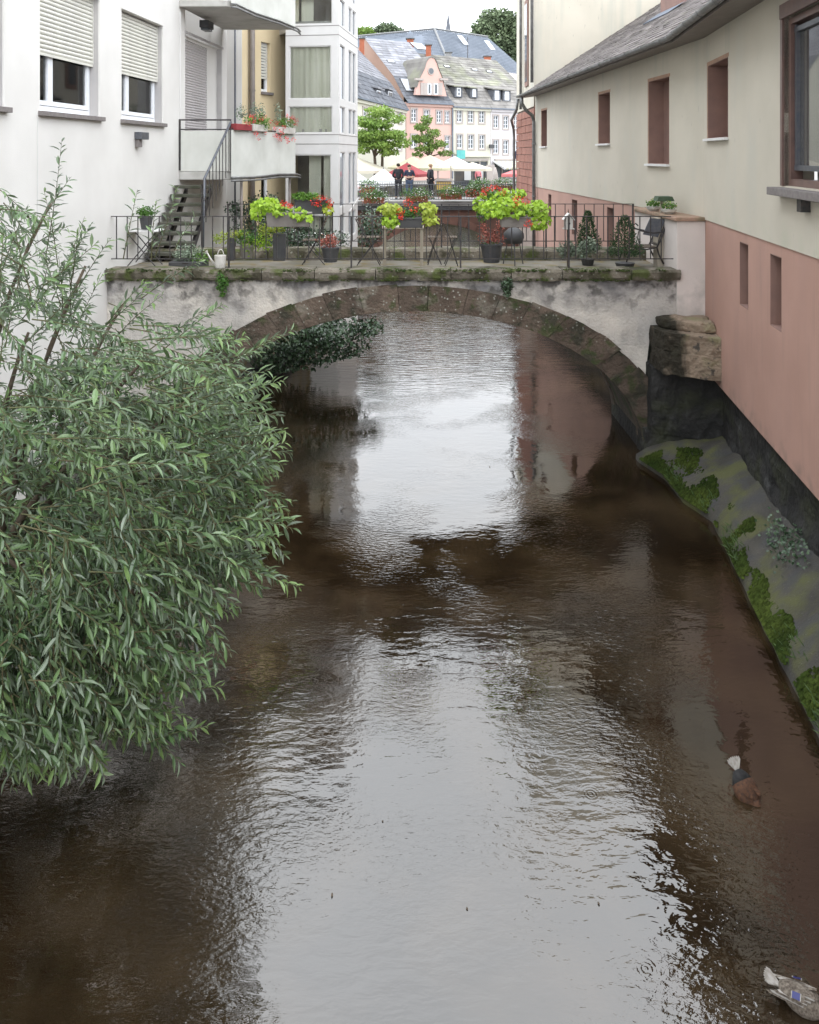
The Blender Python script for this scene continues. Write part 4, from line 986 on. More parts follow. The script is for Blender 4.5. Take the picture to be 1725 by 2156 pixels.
# ================================================================ MARKET SQUARE HOUSES
Mt['slate_mansard'] = mk('slate_mansard', (.17, .16, .15), (.23, .215, .2), 1.2, rough=.7, island=.2)
def facade(P0, d, outward): return frame(P0, d, outward)
class Row:
    def __init__(s, P0, d, outward): s.P0 = P0; s.d = d; s.M = frame(P0, d, outward); s.o = outward; s.dl = math.hypot(*d)
    def u(s, px):
        k = (px-CX)/F; return (k*s.P0[1]-s.P0[0])/(s.d[0]-k*s.d[1])
    def Y(s, px): return s.P0[1]+s.u(px)*s.d[1]
    def z(s, px, py): return at(px, py, s.Y(px)).z
def far_window(row, px0, px1, py0, py1, parent, surround='surround', mull=1, rows=3, nm='window'):
    a, b = row.u(px0), row.u(px1); pm = (px0+px1)/2; d_, c = row.z(pm, py0), row.z(pm, py1); sc = row.dl
    e = .10; e /= sc
    m = MB(row.M)
    for q in ((a-e*1.4, b+e*1.4, c-.18, c), (a-e*1.4, b+e*1.4, d_, d_+.14), (a-e*1.4, a, c, d_), (b, b+e*1.4, c, d_)): m.box(q[0], q[1], .0, .07, q[2], q[3])
    m.build('window_surround', surround, parent)
    m = MB(row.M); f = .07/sc
    for q in ((a, b, c, c+.09), (a, b, d_-.08, d_), (a, a+f, c+.09, d_-.08), (b-f, b, c+.09, d_-.08)): m.box(q[0], q[1], -.16, -.08, q[2], q[3])
    for k in range(1, mull+1): x = a+(b-a)*k/(mull+1); m.box(x-f*.55, x+f*.55, -.15, -.09, c+.09, d_-.08)
    for k in range(1, rows): z = c+(d_-c)*k/rows; m.box(a+f, b-f, -.145, -.10, z-.025, z+.025)
    w = m.build(nm, 'pvc', parent)
    MB(row.M).box(a+f, b-f, -.135, -.125, c+.09, d_-.08).build('pane', 'pane_far', w)
    return (a, b, c, d_)
def opening(row, px0, px1, py0, py1): pm = (px0+px1)/2; return (row.u(px0), row.u(px1), row.z(pm, py1), row.z(pm, py0))
def slate_courses(mb, M, u0, u1, prof, step=.5, wl=.9, taper=None):    # prof: list of (w back, z); courses follow the slope
    for (w0, z0), (w1, z1) in zip(prof, prof[1:]):
        L = math.hypot(w1-w0, z1-z0); n = max(1, int(L/step)); dw, dz = (w1-w0)/L, (z1-z0)/L
        for i in range(n):
            u = u0-random.uniform(0, wl)
            while u < u1:
                a = max(u, u0); b = min(u+wl*random.uniform(.7, 1.2), u1); s0, s1 = L*i/n, L*(i+1)/n; h = random.uniform(.02, .05)
                if b-a > .04:
                    mb.add([(M @ Vector((a, -(w0+dw*s0)+dz*h, z0+dz*s0+dw*h))), (M @ Vector((b-.02, -(w0+dw*s0)+dz*h, z0+dz*s0+dw*h))), (M @ Vector((b-.02, -(w0+dw*s1), z0+dz*s1+.005))), (M @ Vector((a, -(w0+dw*s1), z0+dz*s1+.005))),
                            (M @ Vector((a, -(w0+dw*s0), z0+dz*s0))), (M @ Vector((b-.02, -(w0+dw*s0), z0+dz*s0)))], [(0, 1, 2, 3), (0, 4, 5, 1)])
                u = b if b > u else u+wl
def on_prof(prof, w):
    for (w0, z0), (w1, z1) in zip(prof, prof[1:]):
        if w0 <= w <= w1: return z0+(z1-z0)*(w-w0)/(w1-w0)
    return prof[-1][1]
def gable(M, u0, u1, prof, zb):   # solid house body following the roof profile, slightly below the slates
    mb = MB(M); pf = [(.45, zb), (.45, on_prof(prof, .45)-.08)]+[(w, z-.06) for w, z in prof[1:] if w > .5]+[(prof[-1][0]+.3, prof[-1][1]-.06), (prof[-1][0]*1.9, prof[1][1]), (prof[-1][0]*1.9, zb)]
    n = len(pf); mb.add([(u0, -w, z) for w, z in pf]+[(u1, -w, z) for w, z in pf], [tuple(range(n)), tuple(range(2*n-1, n-1, -1))]+[(i, (i+1) % n, n+(i+1) % n, n+i) for i in range(1, n)])
    return mb
RW = Row((-.36, 86.4), (1, .7), (.7, -1))
ZG = 3.2
u_pc, u_cw, u_e = RW.u(952), RW.u(1033), RW.u(1125)
def house(row, nm, label, u0, u1, wins, wall, prof, roofmat, zb=ZG, extra=()):
    t = thing(nm, label, 'house', tuple((row.M @ Vector(((u0+u1)/2, 0, zb)))))
    ops = [opening(row, *w) for w in wins]
    m = MB(row.M); m.wall((u0, u1), (zb, prof[0][1]), ops+list(extra), .3); m.build('wall', wall, t)
    gb = gable(row.M, u0+.01, u1-.01, prof, zb)
    gb.build('gable_wall', 'terracotta_wall' if wall == 'salmon' else wall, t)
    for w in wins: far_window(row, *w, t)
    kb = 2 if prof[1][0] < 1 else 1
    for pf_, mt_ in ((prof[:kb+1], 'slate_dark' if roofmat == 'slate_far' else 'slate_mansard'), (prof[kb:], roofmat)):
        rf = MB(); slate_courses(rf, row.M, u0-.05, u1+.05, pf_); rf.build('roof_slates', mt_, t, kind='stuff', recalc=False)
    mb = MB(row.M); z0 = prof[0][1]; mb.box(u0, u1, .05, .42, z0-.12, z0+.02); mb.build('gutter', 'slate_blue', t)
    MB(row.M).box(u0, u1, .0, .2, z0-.4, z0-.13).build('cornice', wall, t)
    return t
pw = [(866, 877.5, 229, 256), (893, 904, 231, 258), (919.5, 930, 233, 258), (937.5, 947, 234, 258), (937.5, 947.5, 286, 314), (866, 877.5, 283, 310), (893, 904, 284, 312)]
cw = [(962, 973, 231, 257), (985.6, 997, 232, 258), (1009, 1020.5, 233, 258.5), (962.5, 973.5, 283, 312), (986, 997.5, 283.5, 313), (1009.5, 1020.5, 284, 313)]
ww = [(1039, 1049.5, 243, 269.5), (1060, 1070.5, 244, 270.5), (1082, 1092.5, 245, 271), (1038.5, 1049.5, 294, 323), (1059.5, 1070.5, 295, 324), (1081.5, 1092.5, 296, 324)]
p_pink = [(-.35, 11.62), (.5, 12.35), (2.4, 14.6), (8.5, 19.5)]
p_cr = [(-.3, 11.35), (1.9, 14.15), (7.0, 18.0)]
HP = house(RW, 'row_house', 'salmon pink row house with a curved gable and shuttered attic windows', 0, u_pc-.02, pw, 'salmon', p_pink, 'slate_far')
HC = house(RW, 'row_house', 'pale cream row house with two rows of three windows, right of the pink house', u_pc+.02, u_cw-.02, cw, 'cream', p_cr, 'slate_brown', extra=[(u_pc+.5, u_cw-.3, 3.3, 5.2)])
HW = house(RW, 'row_house', 'off-white row house with slate mansard roof beside the sandstone corner', u_cw+.02, u_e, ww, 'offwhite', p_cr, 'slate_brown', extra=[(u_cw+.5, u_e-1, 3.3, 5.0)])
LW = Row((-4.28, 68), (3.93/18, 1), (1, -.218))
lw_ = [(764, 773, 227, 250), (779, 787, 229, 251), (838, 846, 236, 258), (764, 773, 285, 312), (838, 846, 290, 315)]
p_l = [(-.4, 10.75), (1.6, 13.6), (6.5, 18.6)]
HL = house(LW, 'row_house', 'house with dark slate mansard and white dormer windows behind the left market tree', -2, LW.u(854), lw_, 'cream', p_l, 'slate_far')
# dark shop fronts
for row, h, a, b in ((RW, HC, u_pc+.5, u_cw-.3), (RW, HW, u_cw+.5, u_e-1)):
    MB(row.M).box(a, b, -.28, -.2, 3.25, 5.2).build('shop_window', 'pane_far', h)
    for k in range(1, 4): x = a+(b-a)*k/4; MB(row.M).box(x-.06, x+.06, -.2, -.05, 3.25, 5.2).build('shop_mullion', 'surround', h)
    MB(row.M).box(a, b, .01, .12, 5.3, 5.5).build('cornice', 'surround', h)
MB(RW.M).box(u_pc+.3, u_cw-.02, .02, .35, RW.z(990, 330), RW.z(990, 324)).build('cornice', 'cream', HC)
# curved gable of the pink house
gpx = [(848.5, 200), (851, 185), (853.5, 168), (860, 163), (868, 153), (875.5, 142), (883, 128.5), (892, 122), (904, 119.5), (911, 121), (917, 127), (922, 136), (926, 148), (931.5, 163), (934, 168), (936, 180), (940, 203)]
ku = 848.5; gp = []
gx = [(873.5, 199.5), (876, 186), (881.5, 166), (888, 154), (893.5, 142), (896.5, 131), (901, 123.5), (907, 120.5), (913.5, 123), (918.5, 132), (922, 144), (928, 158), (931.5, 168), (935, 185), (939.5, 202.5)]
gp = [(RW.u(x), RW.z(x, y)) for x, y in gx]
n = len(gp)
m = MB(RW.M); m.add([(u, .12, z) for u, z in gp]+[(u, -.25, z) for u, z in gp], [tuple(range(n)), tuple(range(2*n-1, n-1, -1))]+[(i, (i+1) % n, n+(i+1) % n, n+i) for i in range(n)])
G = m.build('gable', 'salmon', HP)
m = MB(RW.M); vs = []
for u, z in gp[1:-1]: vs += [(u, .2, z), (u, .2, z+.16), (u, -4.5, z+.16)]
fs = []
for i in range(n-3): a = i*3; fs += [(a, a+3, a+4, a+1), (a+1, a+4, a+5, a+2)]
m.add(vs, fs).build('gable_roof', 'slate_brown', HP, recalc=False)
def rw(px0, px1, py0, py1): return opening(RW, px0, px1, py0, py1)
for x0, x1 in ((898.6, 906), (912, 920.3)):
    a, b, c, d = rw(x0, x1, 175.5, 199)
    m = MB(RW.M); m.box(a, b, .13, .2, c, d); w = m.build('window', 'pvc', G); MB(RW.M).box(a+.08, b-.08, .205, .21, c+.1, d-.1).build('pane', 'pane_far', w)
for x0, x1 in ((884, 890.5), (890.8, 898), (906.5, 911.8), (920.8, 924.5), (924.8, 930)):
    a, b, c, d = rw(x0, x1, 174.5, 200); MB(RW.M).box(a, b, .14, .19, c, d).build('shutter', 'surround', G)
c_ = RW.M @ Vector((RW.u(906), .16, RW.z(906, 149.5)))
m = MB(); dd = Vector((RW.M.col[1][0], RW.M.col[1][1], 0)); m.tube([c_-dd*.1, c_+dd*.04], .42, 18); m.build('round_window', 'surround', G)
m = MB(); m.tube([c_, c_+dd*.06], .31, 18); m.build('pane', 'pane_far', G)
for x in (880, 932): a = RW.u(x); z = RW.z(x, 167); MB(RW.M).box(a-.45, a+.45, .1, .35, z-.12, z+.12).build('gable_shoulder', 'surround', G)
# skylight, dormers, small rooflights
def roof_hit(row, prof, px, py):     # where the sight line meets the roof slope
    best = None
    for i in range(400):
        w = prof[0][0]+(prof[-1][0]-prof[0][0])*i/399; n_ = row.M.col[1]
        P0 = (row.P0[0]-n_[0]*w, row.P0[1]-n_[1]*w); k = (px-CX)/F
        u = (k*P0[1]-P0[0])/(row.d[0]-k*row.d[1]); Y = P0[1]+u*row.d[1]; e = abs(at(px, py, Y).z-on_prof(prof, w))
        if best is None or e < best[0]: best = (e, u, w)
    return best[1], best[2]
def rooflight(row, prof, px, py, su, sw, h, mat='pane_sky', nm='skylight'):
    u, w = roof_hit(row, prof, px, py); z = on_prof(prof, w); z2 = on_prof(prof, w+sw); L = math.hypot(sw, z2-z); nv, nz = (z2-z)/L, sw/L
    m = MB(row.M)
    for q, nm_, mt in ((.07, nm, 'box_dark' if mat == 'pane_sky' else mat), (.09, 'pane', mat)):
        s_ = .0 if nm_ == nm else .08
        mm = MB(row.M); mm.add([(u+s_, -(w+s_)+nv*k, z+s_*nv+nz*k) for k in (0, q)]+[(u+su-s_, -(w+s_)+nv*k, z+s_*nv+nz*k) for k in (0, q)]+[(u+su-s_, -(w+sw-s_)+nv*k, z2-s_*nv+nz*k) for k in (0, q)]+[(u+s_, -(w+sw-s_)+nv*k, z2-s_*nv+nz*k) for k in (0, q)],
               [(0, 2, 3, 1), (2, 4, 5, 3), (4, 6, 7, 5), (6, 0, 1, 7), (1, 3, 5, 7), (0, 6, 4, 2)]); o = mm.build(nm_, mt, h if nm_ == nm else par); par = o
rooflight(RW, p_pink, 855, 193, 1.15, 1.3, HP)
rooflight(RW, p_pink, 818, 132, .8, .45, HP); rooflight(RW, p_pink, 878, 104, 1.5, 1.6, HP)
for px, py in ((937, 142), (996, 149)): rooflight(RW, p_cr, px, py, .7, .4, HC)
for px, py in ((1027, 153),): rooflight(RW, p_cr, px, py, .7, .4, HW)
def dormer(row, prof, px0, px1, py0, py1, h, mat, pane='pane_far', back=2.2):
    a, b, c, d = opening(row, px0, px1, py0, py1); v = -.35; e = .28/row.dl
    m = MB(row.M); m.box(a-e, b+e, -back, v, c-.12, d+.1); D = m.build('dormer', mat, h)
    m = MB(row.M); m.add([(a-e*2, v+.3, d+.08), (b+e*2, v+.3, d+.08), (b+e*2, -back, d+.5), (a-e*2, -back, d+.5), (a-e*2, v+.3, d+.2), (b+e*2, v+.3, d+.2), (b+e*2, -back, d+.62), (a-e*2, -back, d+.62)],
                         [(0, 3, 2, 1), (4, 5, 6, 7), (0, 1, 5, 4), (1, 2, 6, 5), (2, 3, 7, 6), (3, 0, 4, 7)]); m.build('dormer_roof', 'slate_brown' if row is RW else 'slate_far', D)
    m = MB(row.M); f = .07/row.dl
    m.box(a, b, v, v+.05, c, d); m.build('window_frame', 'pvc', D)
    k = 2; 
    for i in range(2):
        for j in range(k): 
            x0 = a+f+(b-a-2*f)*i/2; x1 = a+f+(b-a-2*f)*(i+1)/2; z0 = c+.08+(d-c-.16)*j/k; z1 = c+.08+(d-c-.16)*(j+1)/k
            MB(row.M).box(x0+f*.3, x1-f*.3, v+.051, v+.056, z0+.04, z1-.04).build('pane', pane, D)
for q in ((800.5, 809, 190, 213), (824.5, 833, 192, 214)): dormer(LW, p_l, *q, HL, 'slate_dark')
dormer(LW, p_l, 752, 759, 178, 196, HL, 'slate_dark')
for q in ((966, 974, 184, 202),): dormer(RW, p_cr, *q, HC, 'slate_dark')
dormer(RW, p_cr, 999, 1006, 187, 203, HC, 'slate_dark', 'pane_sky')
for q in ((1046, 1055, 190, 210), (1067, 1076, 192, 210.5)): dormer(RW, p_cr, *q, HW, 'slate_dark', 'pane_sky')
# chimneys, antenna
def chimney(px0, px1, py0, py1, Y, h, hip=False, mat='brick_red'):
    A, B = at(px0, py1, Y), at(px1, py0, Y); w = B.x-A.x
    o = MB().box(A.x, B.x, Y, Y+w*.9, A.z-1.5, B.z-.12).build('chimney', mat, h)
    m = MB(); m.box(A.x-.12, B.x+.12, Y-.12, Y+w*.9+.12, B.z-.12, B.z)
    m.build('chimney_cap', 'chimney_cap', o)
    if hip: cx = (A.x+B.x)/2; MB().lathe([(w*.75, 0), (w*.45, .6), (.05, .95)], (cx, Y+w*.45, B.z), 8).build('chimney_hood', 'slate_blue', o)
chimney(757, 767, 79, 108, 90, HP); chimney(897, 908, 93, 112, 96, HP); chimney(857, 871, 80, 90, 99, HP, True)
chimney(1020, 1034, 117, 136, 103, HC); chimney(1003, 1012, 125, 134, 104, HC, mat='zinc'); chimney(939, 951, 109, 120, 102, HC, mat='zinc')
A = at(985, 122, 101); MB().tube([(A.x, 101, A.z-1), (A.x, 101, at(985, 78, 101).z)], .05, 6).build('antenna', 'box_dark', HC)
MB(RW.M).tube([(u_pc, .12, 3.3), (u_pc, .12, 11.3)], .08, 8).build('downpipe', 'slate_blue', HP)
# sign panels on the row
s_ = opening(RW, 954.5, 972, 316, 334)
tag(MB(RW.M).box(s_[0], s_[1], .6, .68, s_[2], s_[3]).build('hanging_sign', 'teal'), 'plain teal sign panel at the corner of the cream house', 'sign')
s_ = opening(RW, 1026, 1036, 304, 312)
tag(MB(RW.M).box(s_[0], s_[1], .3, .5, s_[2], s_[3]).build('sign_box', 'box_dark'), 'small dark square sign between the cream and the off-white house', 'sign')

# ================================================================ hall roof, spire
HB = thing('town_hall', 'large building with a huge blue-grey slate hip roof rising behind the row houses', 'hall', (4, 118, 3))
P = lambda px, py, Y: at(px, py, Y)
A, Lr, Hb, Lb, Rr, Rb = P(915, 61, 118), P(700, 82, 128), P(945, 132, 110), P(700, 150, 116), P(1027, 78, 126), P(1120, 160, 118)
def shaded(quads, nm, mat, parent):
    mb = MB()
    for q in quads:
        a, b, c, d = [Vector(x) for x in q]; n1, n2 = 60, 22    # a..b bottom, d..c top
        for j in range(n2):
            for i in range(n1):
                f = lambda s, t: (a.lerp(b, s)).lerp(d.lerp(c, s), t)
                s0, s1, t0, t1 = i/n1, (i+1)/n1-.002, j/n2, (j+1)/n2
                up_ = Vector((0, -.04, .03)); mb.add([f(s0, t0)+up_, f(s1, t0)+up_, f(s1, t1), f(s0, t1)], [(0, 1, 2, 3)])
    return mb.build(nm, mat, parent, recalc=False, kind='stuff')
shaded([(Lb, Hb, A, Lr)], 'roof_slates', 'slate_blue', HB); shaded([(Hb, Rb, Rr, A)], 'roof_slates', 'slate_blue', HB)
A2 = A+Vector((0, 10, 0))
m = MB(); m.add([Lb, Hb, Rb, Lr, A, Rr, Lb+Vector((0, 30, 0)), Rb+Vector((0, 25, 0))]+[v*1 for v in (Vector((Lb.x, Lb.y, 3.2)), Vector((Hb.x, Hb.y, 3.2)), Vector((Rb.x, Rb.y, 3.2)), Vector((Lb.x, Lb.y+30, 3.2)), Vector((Rb.x, Rb.y+25, 3.2)))],
        [(0, 1, 9, 8), (1, 2, 10, 9), (2, 7, 12, 10), (6, 0, 8, 11)]).build('wall', 'offwhite', HB)
MB().add([v-Vector((0, -.15, .12)) for v in (Lb, Hb, Rb, Lr, A, Rr, Lb+Vector((0, 30, 0)), Rb+Vector((0, 25, 0)))], [(0, 1, 4, 3), (1, 2, 5, 4), (3, 4, 5, 7, 6)]).build('roof', 'slate_blue', HB, recalc=False)
for a, b in ((Lr, A), (A, Rr), (A, Hb)): MB().tube([a+Vector((0, -.05, .08)), b+Vector((0, -.05, .08))], .16, 6).build('ridge_cap', 'zinc', HB)
def on(q0, q1, q2, s, t): return q0+(q1-q0)*s+(q2-q0)*t
for px, py in ((972, 83), (1028, 94)):
    c = at(px, py, 119.5); m = MB(); m.add([c+Vector((-.7, -1.2, .5)), c+Vector((0, -1.2, .4)), c+Vector((.9, -1.9, -1)), c+Vector((.2, -1.9, -.9))], [(0, 1, 2, 3)]); m.build('skylight', 'pane_sky', HB)
for i in range(14):
    s = .25+i*.05; c = Lr.lerp(A, s)+Vector((0, -.9, -1.1)); MB().box(c.x-.15, c.x+.15, c.y-.35, c.y, c.z, c.z+.22).build('roof_vent', 'slate_dark', HB)
SPI = thing('church_spire', 'thin dark slate spire with a small cross rising above the hall roof', 'spire', tuple(at(944, 64, 150)))
c = at(944, 75, 150); tp = at(943.5, 28, 150).z
MB().lathe([(.62, 0), (.58, .4), (.06, tp-c.z)], (c.x, 150, c.z), 8).build('spire_roof', 'slate_dark', SPI)
MB().box(c.x-.7, c.x+.7, 149.4, 150.6, 3, c.z+.02).build('tower', 'offwhite', SPI)
m = MB(); m.box(c.x-.05, c.x+.05, 149.95, 150.05, tp, tp+1.5); m.box(c.x-.4, c.x+.4, 149.96, 150.04, tp+.9, tp+1.0); m.build('cross', 'box_dark', SPI)

# ================================================================ TREES
def tree(nm, label, base, limbs, crowns, leaf, lsize, mat, trunk_r, group=None, fork=.45):
    t = thing(nm, label, 'tree', base, group); b = Vector(base)
    fk = b+Vector(limbs[0])
    MB().tube([b, b.lerp(fk, .5)+Vector((.08, 0, 0)), fk], [trunk_r, trunk_r*.8, trunk_r*.6], 8).build('trunk', 'bark', t, smooth=True)
    for q in limbs[1:]:
        e = Vector(q); mid = fk.lerp(e, .5)+Vector((0, 0, (e-fk).length*.08)); MB().tube([fk, mid, e], [trunk_r*.5, trunk_r*.3, trunk_r*.1], 6).build('limb', 'bark', t, smooth=True)
    mb = MB()
    for c, r, n in crowns: cloud(mb, c, r, n, leaf, lsize, shell=.25, up=.5)
    mb.build('crown', mat, t, recalc=False, kind='stuff')
    return t
def pxc(px, py, Y, rx, ry, ryy, n): return (tuple(at(px, py, Y)), (rx*Y/F, ryy, ry*Y/F), n)
Y = 63
tree('market_tree', 'light green tree with layered crown at the left of the square, beside the glass tower', tuple(at(789, 385, Y)), [tuple(at(789, 330, Y)-at(789, 385, Y)), at(770, 270, Y), at(810, 255, Y), at(835, 285, Y), at(795, 240, Y)],
     [pxc(800, 235, Y, 30, 12, 2, 800), pxc(832, 250, Y, 22, 10, 1.5, 350), pxc(770, 255, Y, 30, 12, 2, 700), pxc(845, 300, Y, 22, 12, 1.6, 380), pxc(760, 290, Y, 22, 16, 1.6, 500), pxc(795, 262, Y, 32, 10, 2, 1000), pxc(830, 283, Y, 26, 11, 2, 800), pxc(785, 285, Y, 38, 15, 2.2, 1400), pxc(800, 305, Y, 34, 9, 2, 900), pxc(765, 312, Y, 14, 12, 1.5, 300), pxc(818, 320, Y, 20, 8, 1.5, 350)], quadgeo, .2, 'tree_leaf', .17)
MB().tube([at(803, 393, 64), at(805, 350, 64), at(806, 300, 64)], [.14, .12, .07], 8).build('tree_trunk', 'bark')
tag(bpy.data.objects['tree_trunk'], 'second thin trunk standing just right of the left market tree trunk', 'tree')
Y = 72
tree('market_tree', 'smaller light green market tree in front of the pink house', tuple(at(903, 372, Y)), [tuple(at(905, 330, Y)-at(903, 372, Y)), at(880, 300, Y), at(900, 265, Y), at(925, 300, Y), at(940, 325, Y), at(890, 320, Y)],
     [pxc(898, 252, Y, 11, 10, 1.2, 260), pxc(888, 268, Y, 16, 9, 1.5, 350), pxc(912, 280, Y, 16, 9, 1.5, 350), pxc(890, 292, Y, 24, 10, 1.8, 600), pxc(920, 303, Y, 22, 9, 1.6, 420), pxc(897, 312, Y, 24, 8, 1.8, 450), pxc(938, 322, Y, 16, 6, 1.3, 200), pxc(880, 325, Y, 12, 5, 1.2, 120)], quadgeo, .2, 'tree_leaf', .17)
tree('distant_tree', 'big dark broad tree behind the hall roof at the right', tuple(at(1060, 250, 150)), [tuple(at(1055, 150, 150)-at(1060, 250, 150)), at(1030, 80, 150), at(1060, 50, 150), at(1090, 90, 150)],
     [pxc(1045, 40, 150, 38, 22, 3, 1700), pxc(1020, 58, 150, 26, 20, 3, 800), pxc(1075, 52, 150, 26, 28, 3, 1500), pxc(1050, 80, 150, 40, 22, 3, 1300), pxc(1085, 90, 150, 24, 28, 3, 1200), pxc(1040, 105, 150, 22, 18, 3, 500), pxc(1098, 60, 148, 18, 40, 3, 900), pxc(1003, 68, 150, 10, 6, 2, 90), pxc(1092, 122, 150, 20, 26, 3, 700), pxc(1075, 108, 152, 22, 20, 3, 500)], quadgeo, .62, 'tree_dark', .5, 'distant trees')
tree('distant_tree', 'round green treetop above the left end of the hall roof', tuple(at(815, 160, 160)), [tuple(at(815, 100, 160)-at(815, 160, 160)), at(800, 60, 160), at(825, 60, 160)],
     [pxc(815, 62, 160, 22, 13, 3, 1100), pxc(835, 68, 160, 18, 8, 3, 500), pxc(795, 68, 160, 14, 8, 3, 350)], quadgeo, .55, 'tree_dark', .4, 'distant trees')
tree('distant_tree', 'lower green treetop next to the glass tower edge', tuple(at(768, 160, 158)), [tuple(at(768, 100, 158)-at(768, 160, 158)), at(760, 72, 158)],
     [pxc(768, 66, 158, 20, 9, 3, 600), pxc(745, 63, 158, 14, 9, 3, 400), pxc(782, 72, 158, 10, 6, 2, 200)], quadgeo, .5, 'tree_leaf', .4, 'distant trees')

# ================================================================ UMBRELLAS, STALLS
def umbrella(px0, px1, py_top, py_rim, Y, mat, label, nm='market_umbrella', sq=False, ang=.3, pole='zinc', hh=None):
    a, b = at(px0, py_rim, Y), at(px1, py_rim, Y); r = (b.x-a.x)/2; c = ((a.x+b.x)/2, Y); zt = at(0, py_top, Y).z; zr = a.z
    t = thing(nm, label, 'umbrella', (c[0], Y, 3.2), 'umbrellas on the market square')
    n = 4 if sq else 8; vs = []; ribs = []
    for k in range(n):
        th = ang+2*math.pi*k/n; ribs.append((c[0]+r*math.cos(th), Y+r*math.sin(th)))
    for k in range(n):
        p, q = ribs[k], ribs[(k+1) % n]
        mb = MB(); mid = ((p[0]+q[0])/2, (p[1]+q[1])/2)
        h1 = lambda s: zr+(zt-zr)*s**1.15
        L_ = lambda s, w: (c[0]+(w[0]-c[0])*(1-s), Y+(w[1]-Y)*(1-s), h1(s))
        for s0, s1 in ((0, .35), (.35, .7), (.7, 1)):
            mb.add([L_(s0, p), L_(s0, q), L_(s1, q), L_(s1, p)], [(0, 1, 2, 3)])
        mb.add([(p[0], p[1], zr), (q[0], q[1], zr), (q[0], q[1], zr-.2), (p[0], p[1], zr-.2)], [(0, 1, 2, 3)])
        mb.build('canopy_panel', mat, t, recalc=False)
        MB().tube([(c[0], Y, zt-.25), (p[0]*.98+c[0]*.02, p[1]*.98+Y*.02, zr-.02)], .02, 5).build('rib', pole, t)
    MB().tube([(c[0], Y, 3.2), (c[0], Y, zt+.06)], .045, 8).build('pole', pole, t)
    MB().box(c[0]-.35, c[0]+.35, Y-.35, Y+.35, 3.21, 3.32).build('base', 'box_dark', t)
    return t
umbrella(660, 838, 330, 358, 62, 'umb_cream', 'large cream umbrella at the left beside the glass tower', sq=True, ang=.5)
umbrella(690, 800, 357, 392, 52, 'umb_white', 'low white umbrella at the far left under the cream one', sq=True, ang=.2)
umbrella(765, 850, 354, 384, 54, 'umb_white', 'white umbrella behind the two men on the bridge', sq=True, ang=.1)
umbrella(803, 912, 342, 366, 60, 'umb_red', 'wine-red umbrella behind the men on the bridge', sq=True, ang=.45)
umbrella(815, 925, 329, 352, 70, 'umb_yellow', 'pale yellow umbrella behind the wine-red one', sq=True, ang=.2)
umbrella(836, 975, 326, 353, 66, 'umb_yellow', 'wide pale yellow umbrella right of the market tree', sq=True, ang=.35)
umbrella(905, 1010, 328, 352, 68, 'umb_white', 'white umbrella below the teal sign', sq=True, ang=.25)
umbrella(945, 1045, 341, 354, 62, 'umb_cream', 'flat cream umbrella in front of the cream house', sq=True, ang=.5)
umbrella(1052, 1112, 357, 366, 56, 'umb_pink', 'pink umbrella cut off by the sandstone corner', sq=True, ang=.4)
t = thing('awning', 'pale striped shop awning on the off-white house', 'awning', tuple(RW.M @ Vector((RW.u(1062), 1, 5))))
a, b = RW.u(1036), RW.u(1100)
for i in range(14):
    x0, x1 = a+(b-a)*i/14, a+(b-a)*(i+1)/14
    MB(RW.M).add([(x0, .1, 5.25), (x1, .1, 5.25), (x1, 2.2, 4.5), (x0, 2.2, 4.5), (x0, .1, 5.19), (x1, .1, 5.19), (x1, 2.2, 4.44), (x0, 2.2, 4.25)], [(0, 1, 2, 3), (4, 7, 6, 5), (3, 2, 6, 7)]).build('awning_strip', ('umb_white', 'umb_yellow')[i % 2], t)
# market stall with ochre side and a dark stall
t = thing('market_stall', 'market stall with an ochre side panel under the white umbrellas', 'stall', tuple(at(938, 400, 64)))
a, b = at(921, 400, 64), at(951, 357, 64)
MB().box(a.x, b.x, 64, 66, 3.2, b.z-.9).build('side_panel', 'ochre', t); MB().box(a.x-.1, b.x+.1, 63.9, 66.1, b.z-.9, b.z-.75).build('counter', 'surround', t)
for x in (a.x, b.x-.1): MB().box(x, x+.1, 63.95, 64.05, b.z-.75, b.z+.3).build('post', 'surround', t)
t = thing('market_stall', 'dark stall front behind the person in pink', 'stall', tuple(at(1000, 400, 72)))
a, b = at(958, 400, 72), at(1022, 352, 72); MB().box(a.x, b.x, 72, 73, 3.2, b.z-.1).build('stall_front', 'shop_dark', t)
MB().box(b.x+.1, b.x+.8, 71.5, 72.5, 3.2, b.z+.2).build('pillar', 'surround', t)
for i, px in enumerate((978, 1004)): q = at(px, 372, 71.9); MB().box(q.x, q.x+.6, 71.93, 71.98, q.z-.3, q.z+.6).build('notice', 'umb_white', t)
t = thing('folded_umbrella', 'closed beige umbrella standing near the pink one', 'umbrella', tuple(at(1043, 392, 54)))
q = at(1043, 352, 54); MB().lathe([(.05, 0), (.22, .35), (.18, 1.0), (.05, 1.5)], (q.x, 54, q.z-1.5), 10).build('canopy', 'surround', t, smooth=True); MB().tube([(q.x, 54, 3.2), (q.x, 54, q.z-1.4)], .03, 6).build('pole', 'zinc', t)
q = at(1097, 330, 60)
t = thing('round_sign', 'blue round road sign on a post at the edge of the sandstone corner', 'sign', (at(1088, 330, 60).x, 60, 3.2)); q = at(1088, 326, 60)
MB().tube([(q.x, 59.95, q.z-1.6+1.6), (q.x, 60.0, q.z)], .3, 16).build('sign_disc', 'cloth_navy', t); MB().tube([(q.x, 60.05, 3.2), (q.x, 60.05, q.z+.3)], .035, 6).build('post', 'zinc', t)
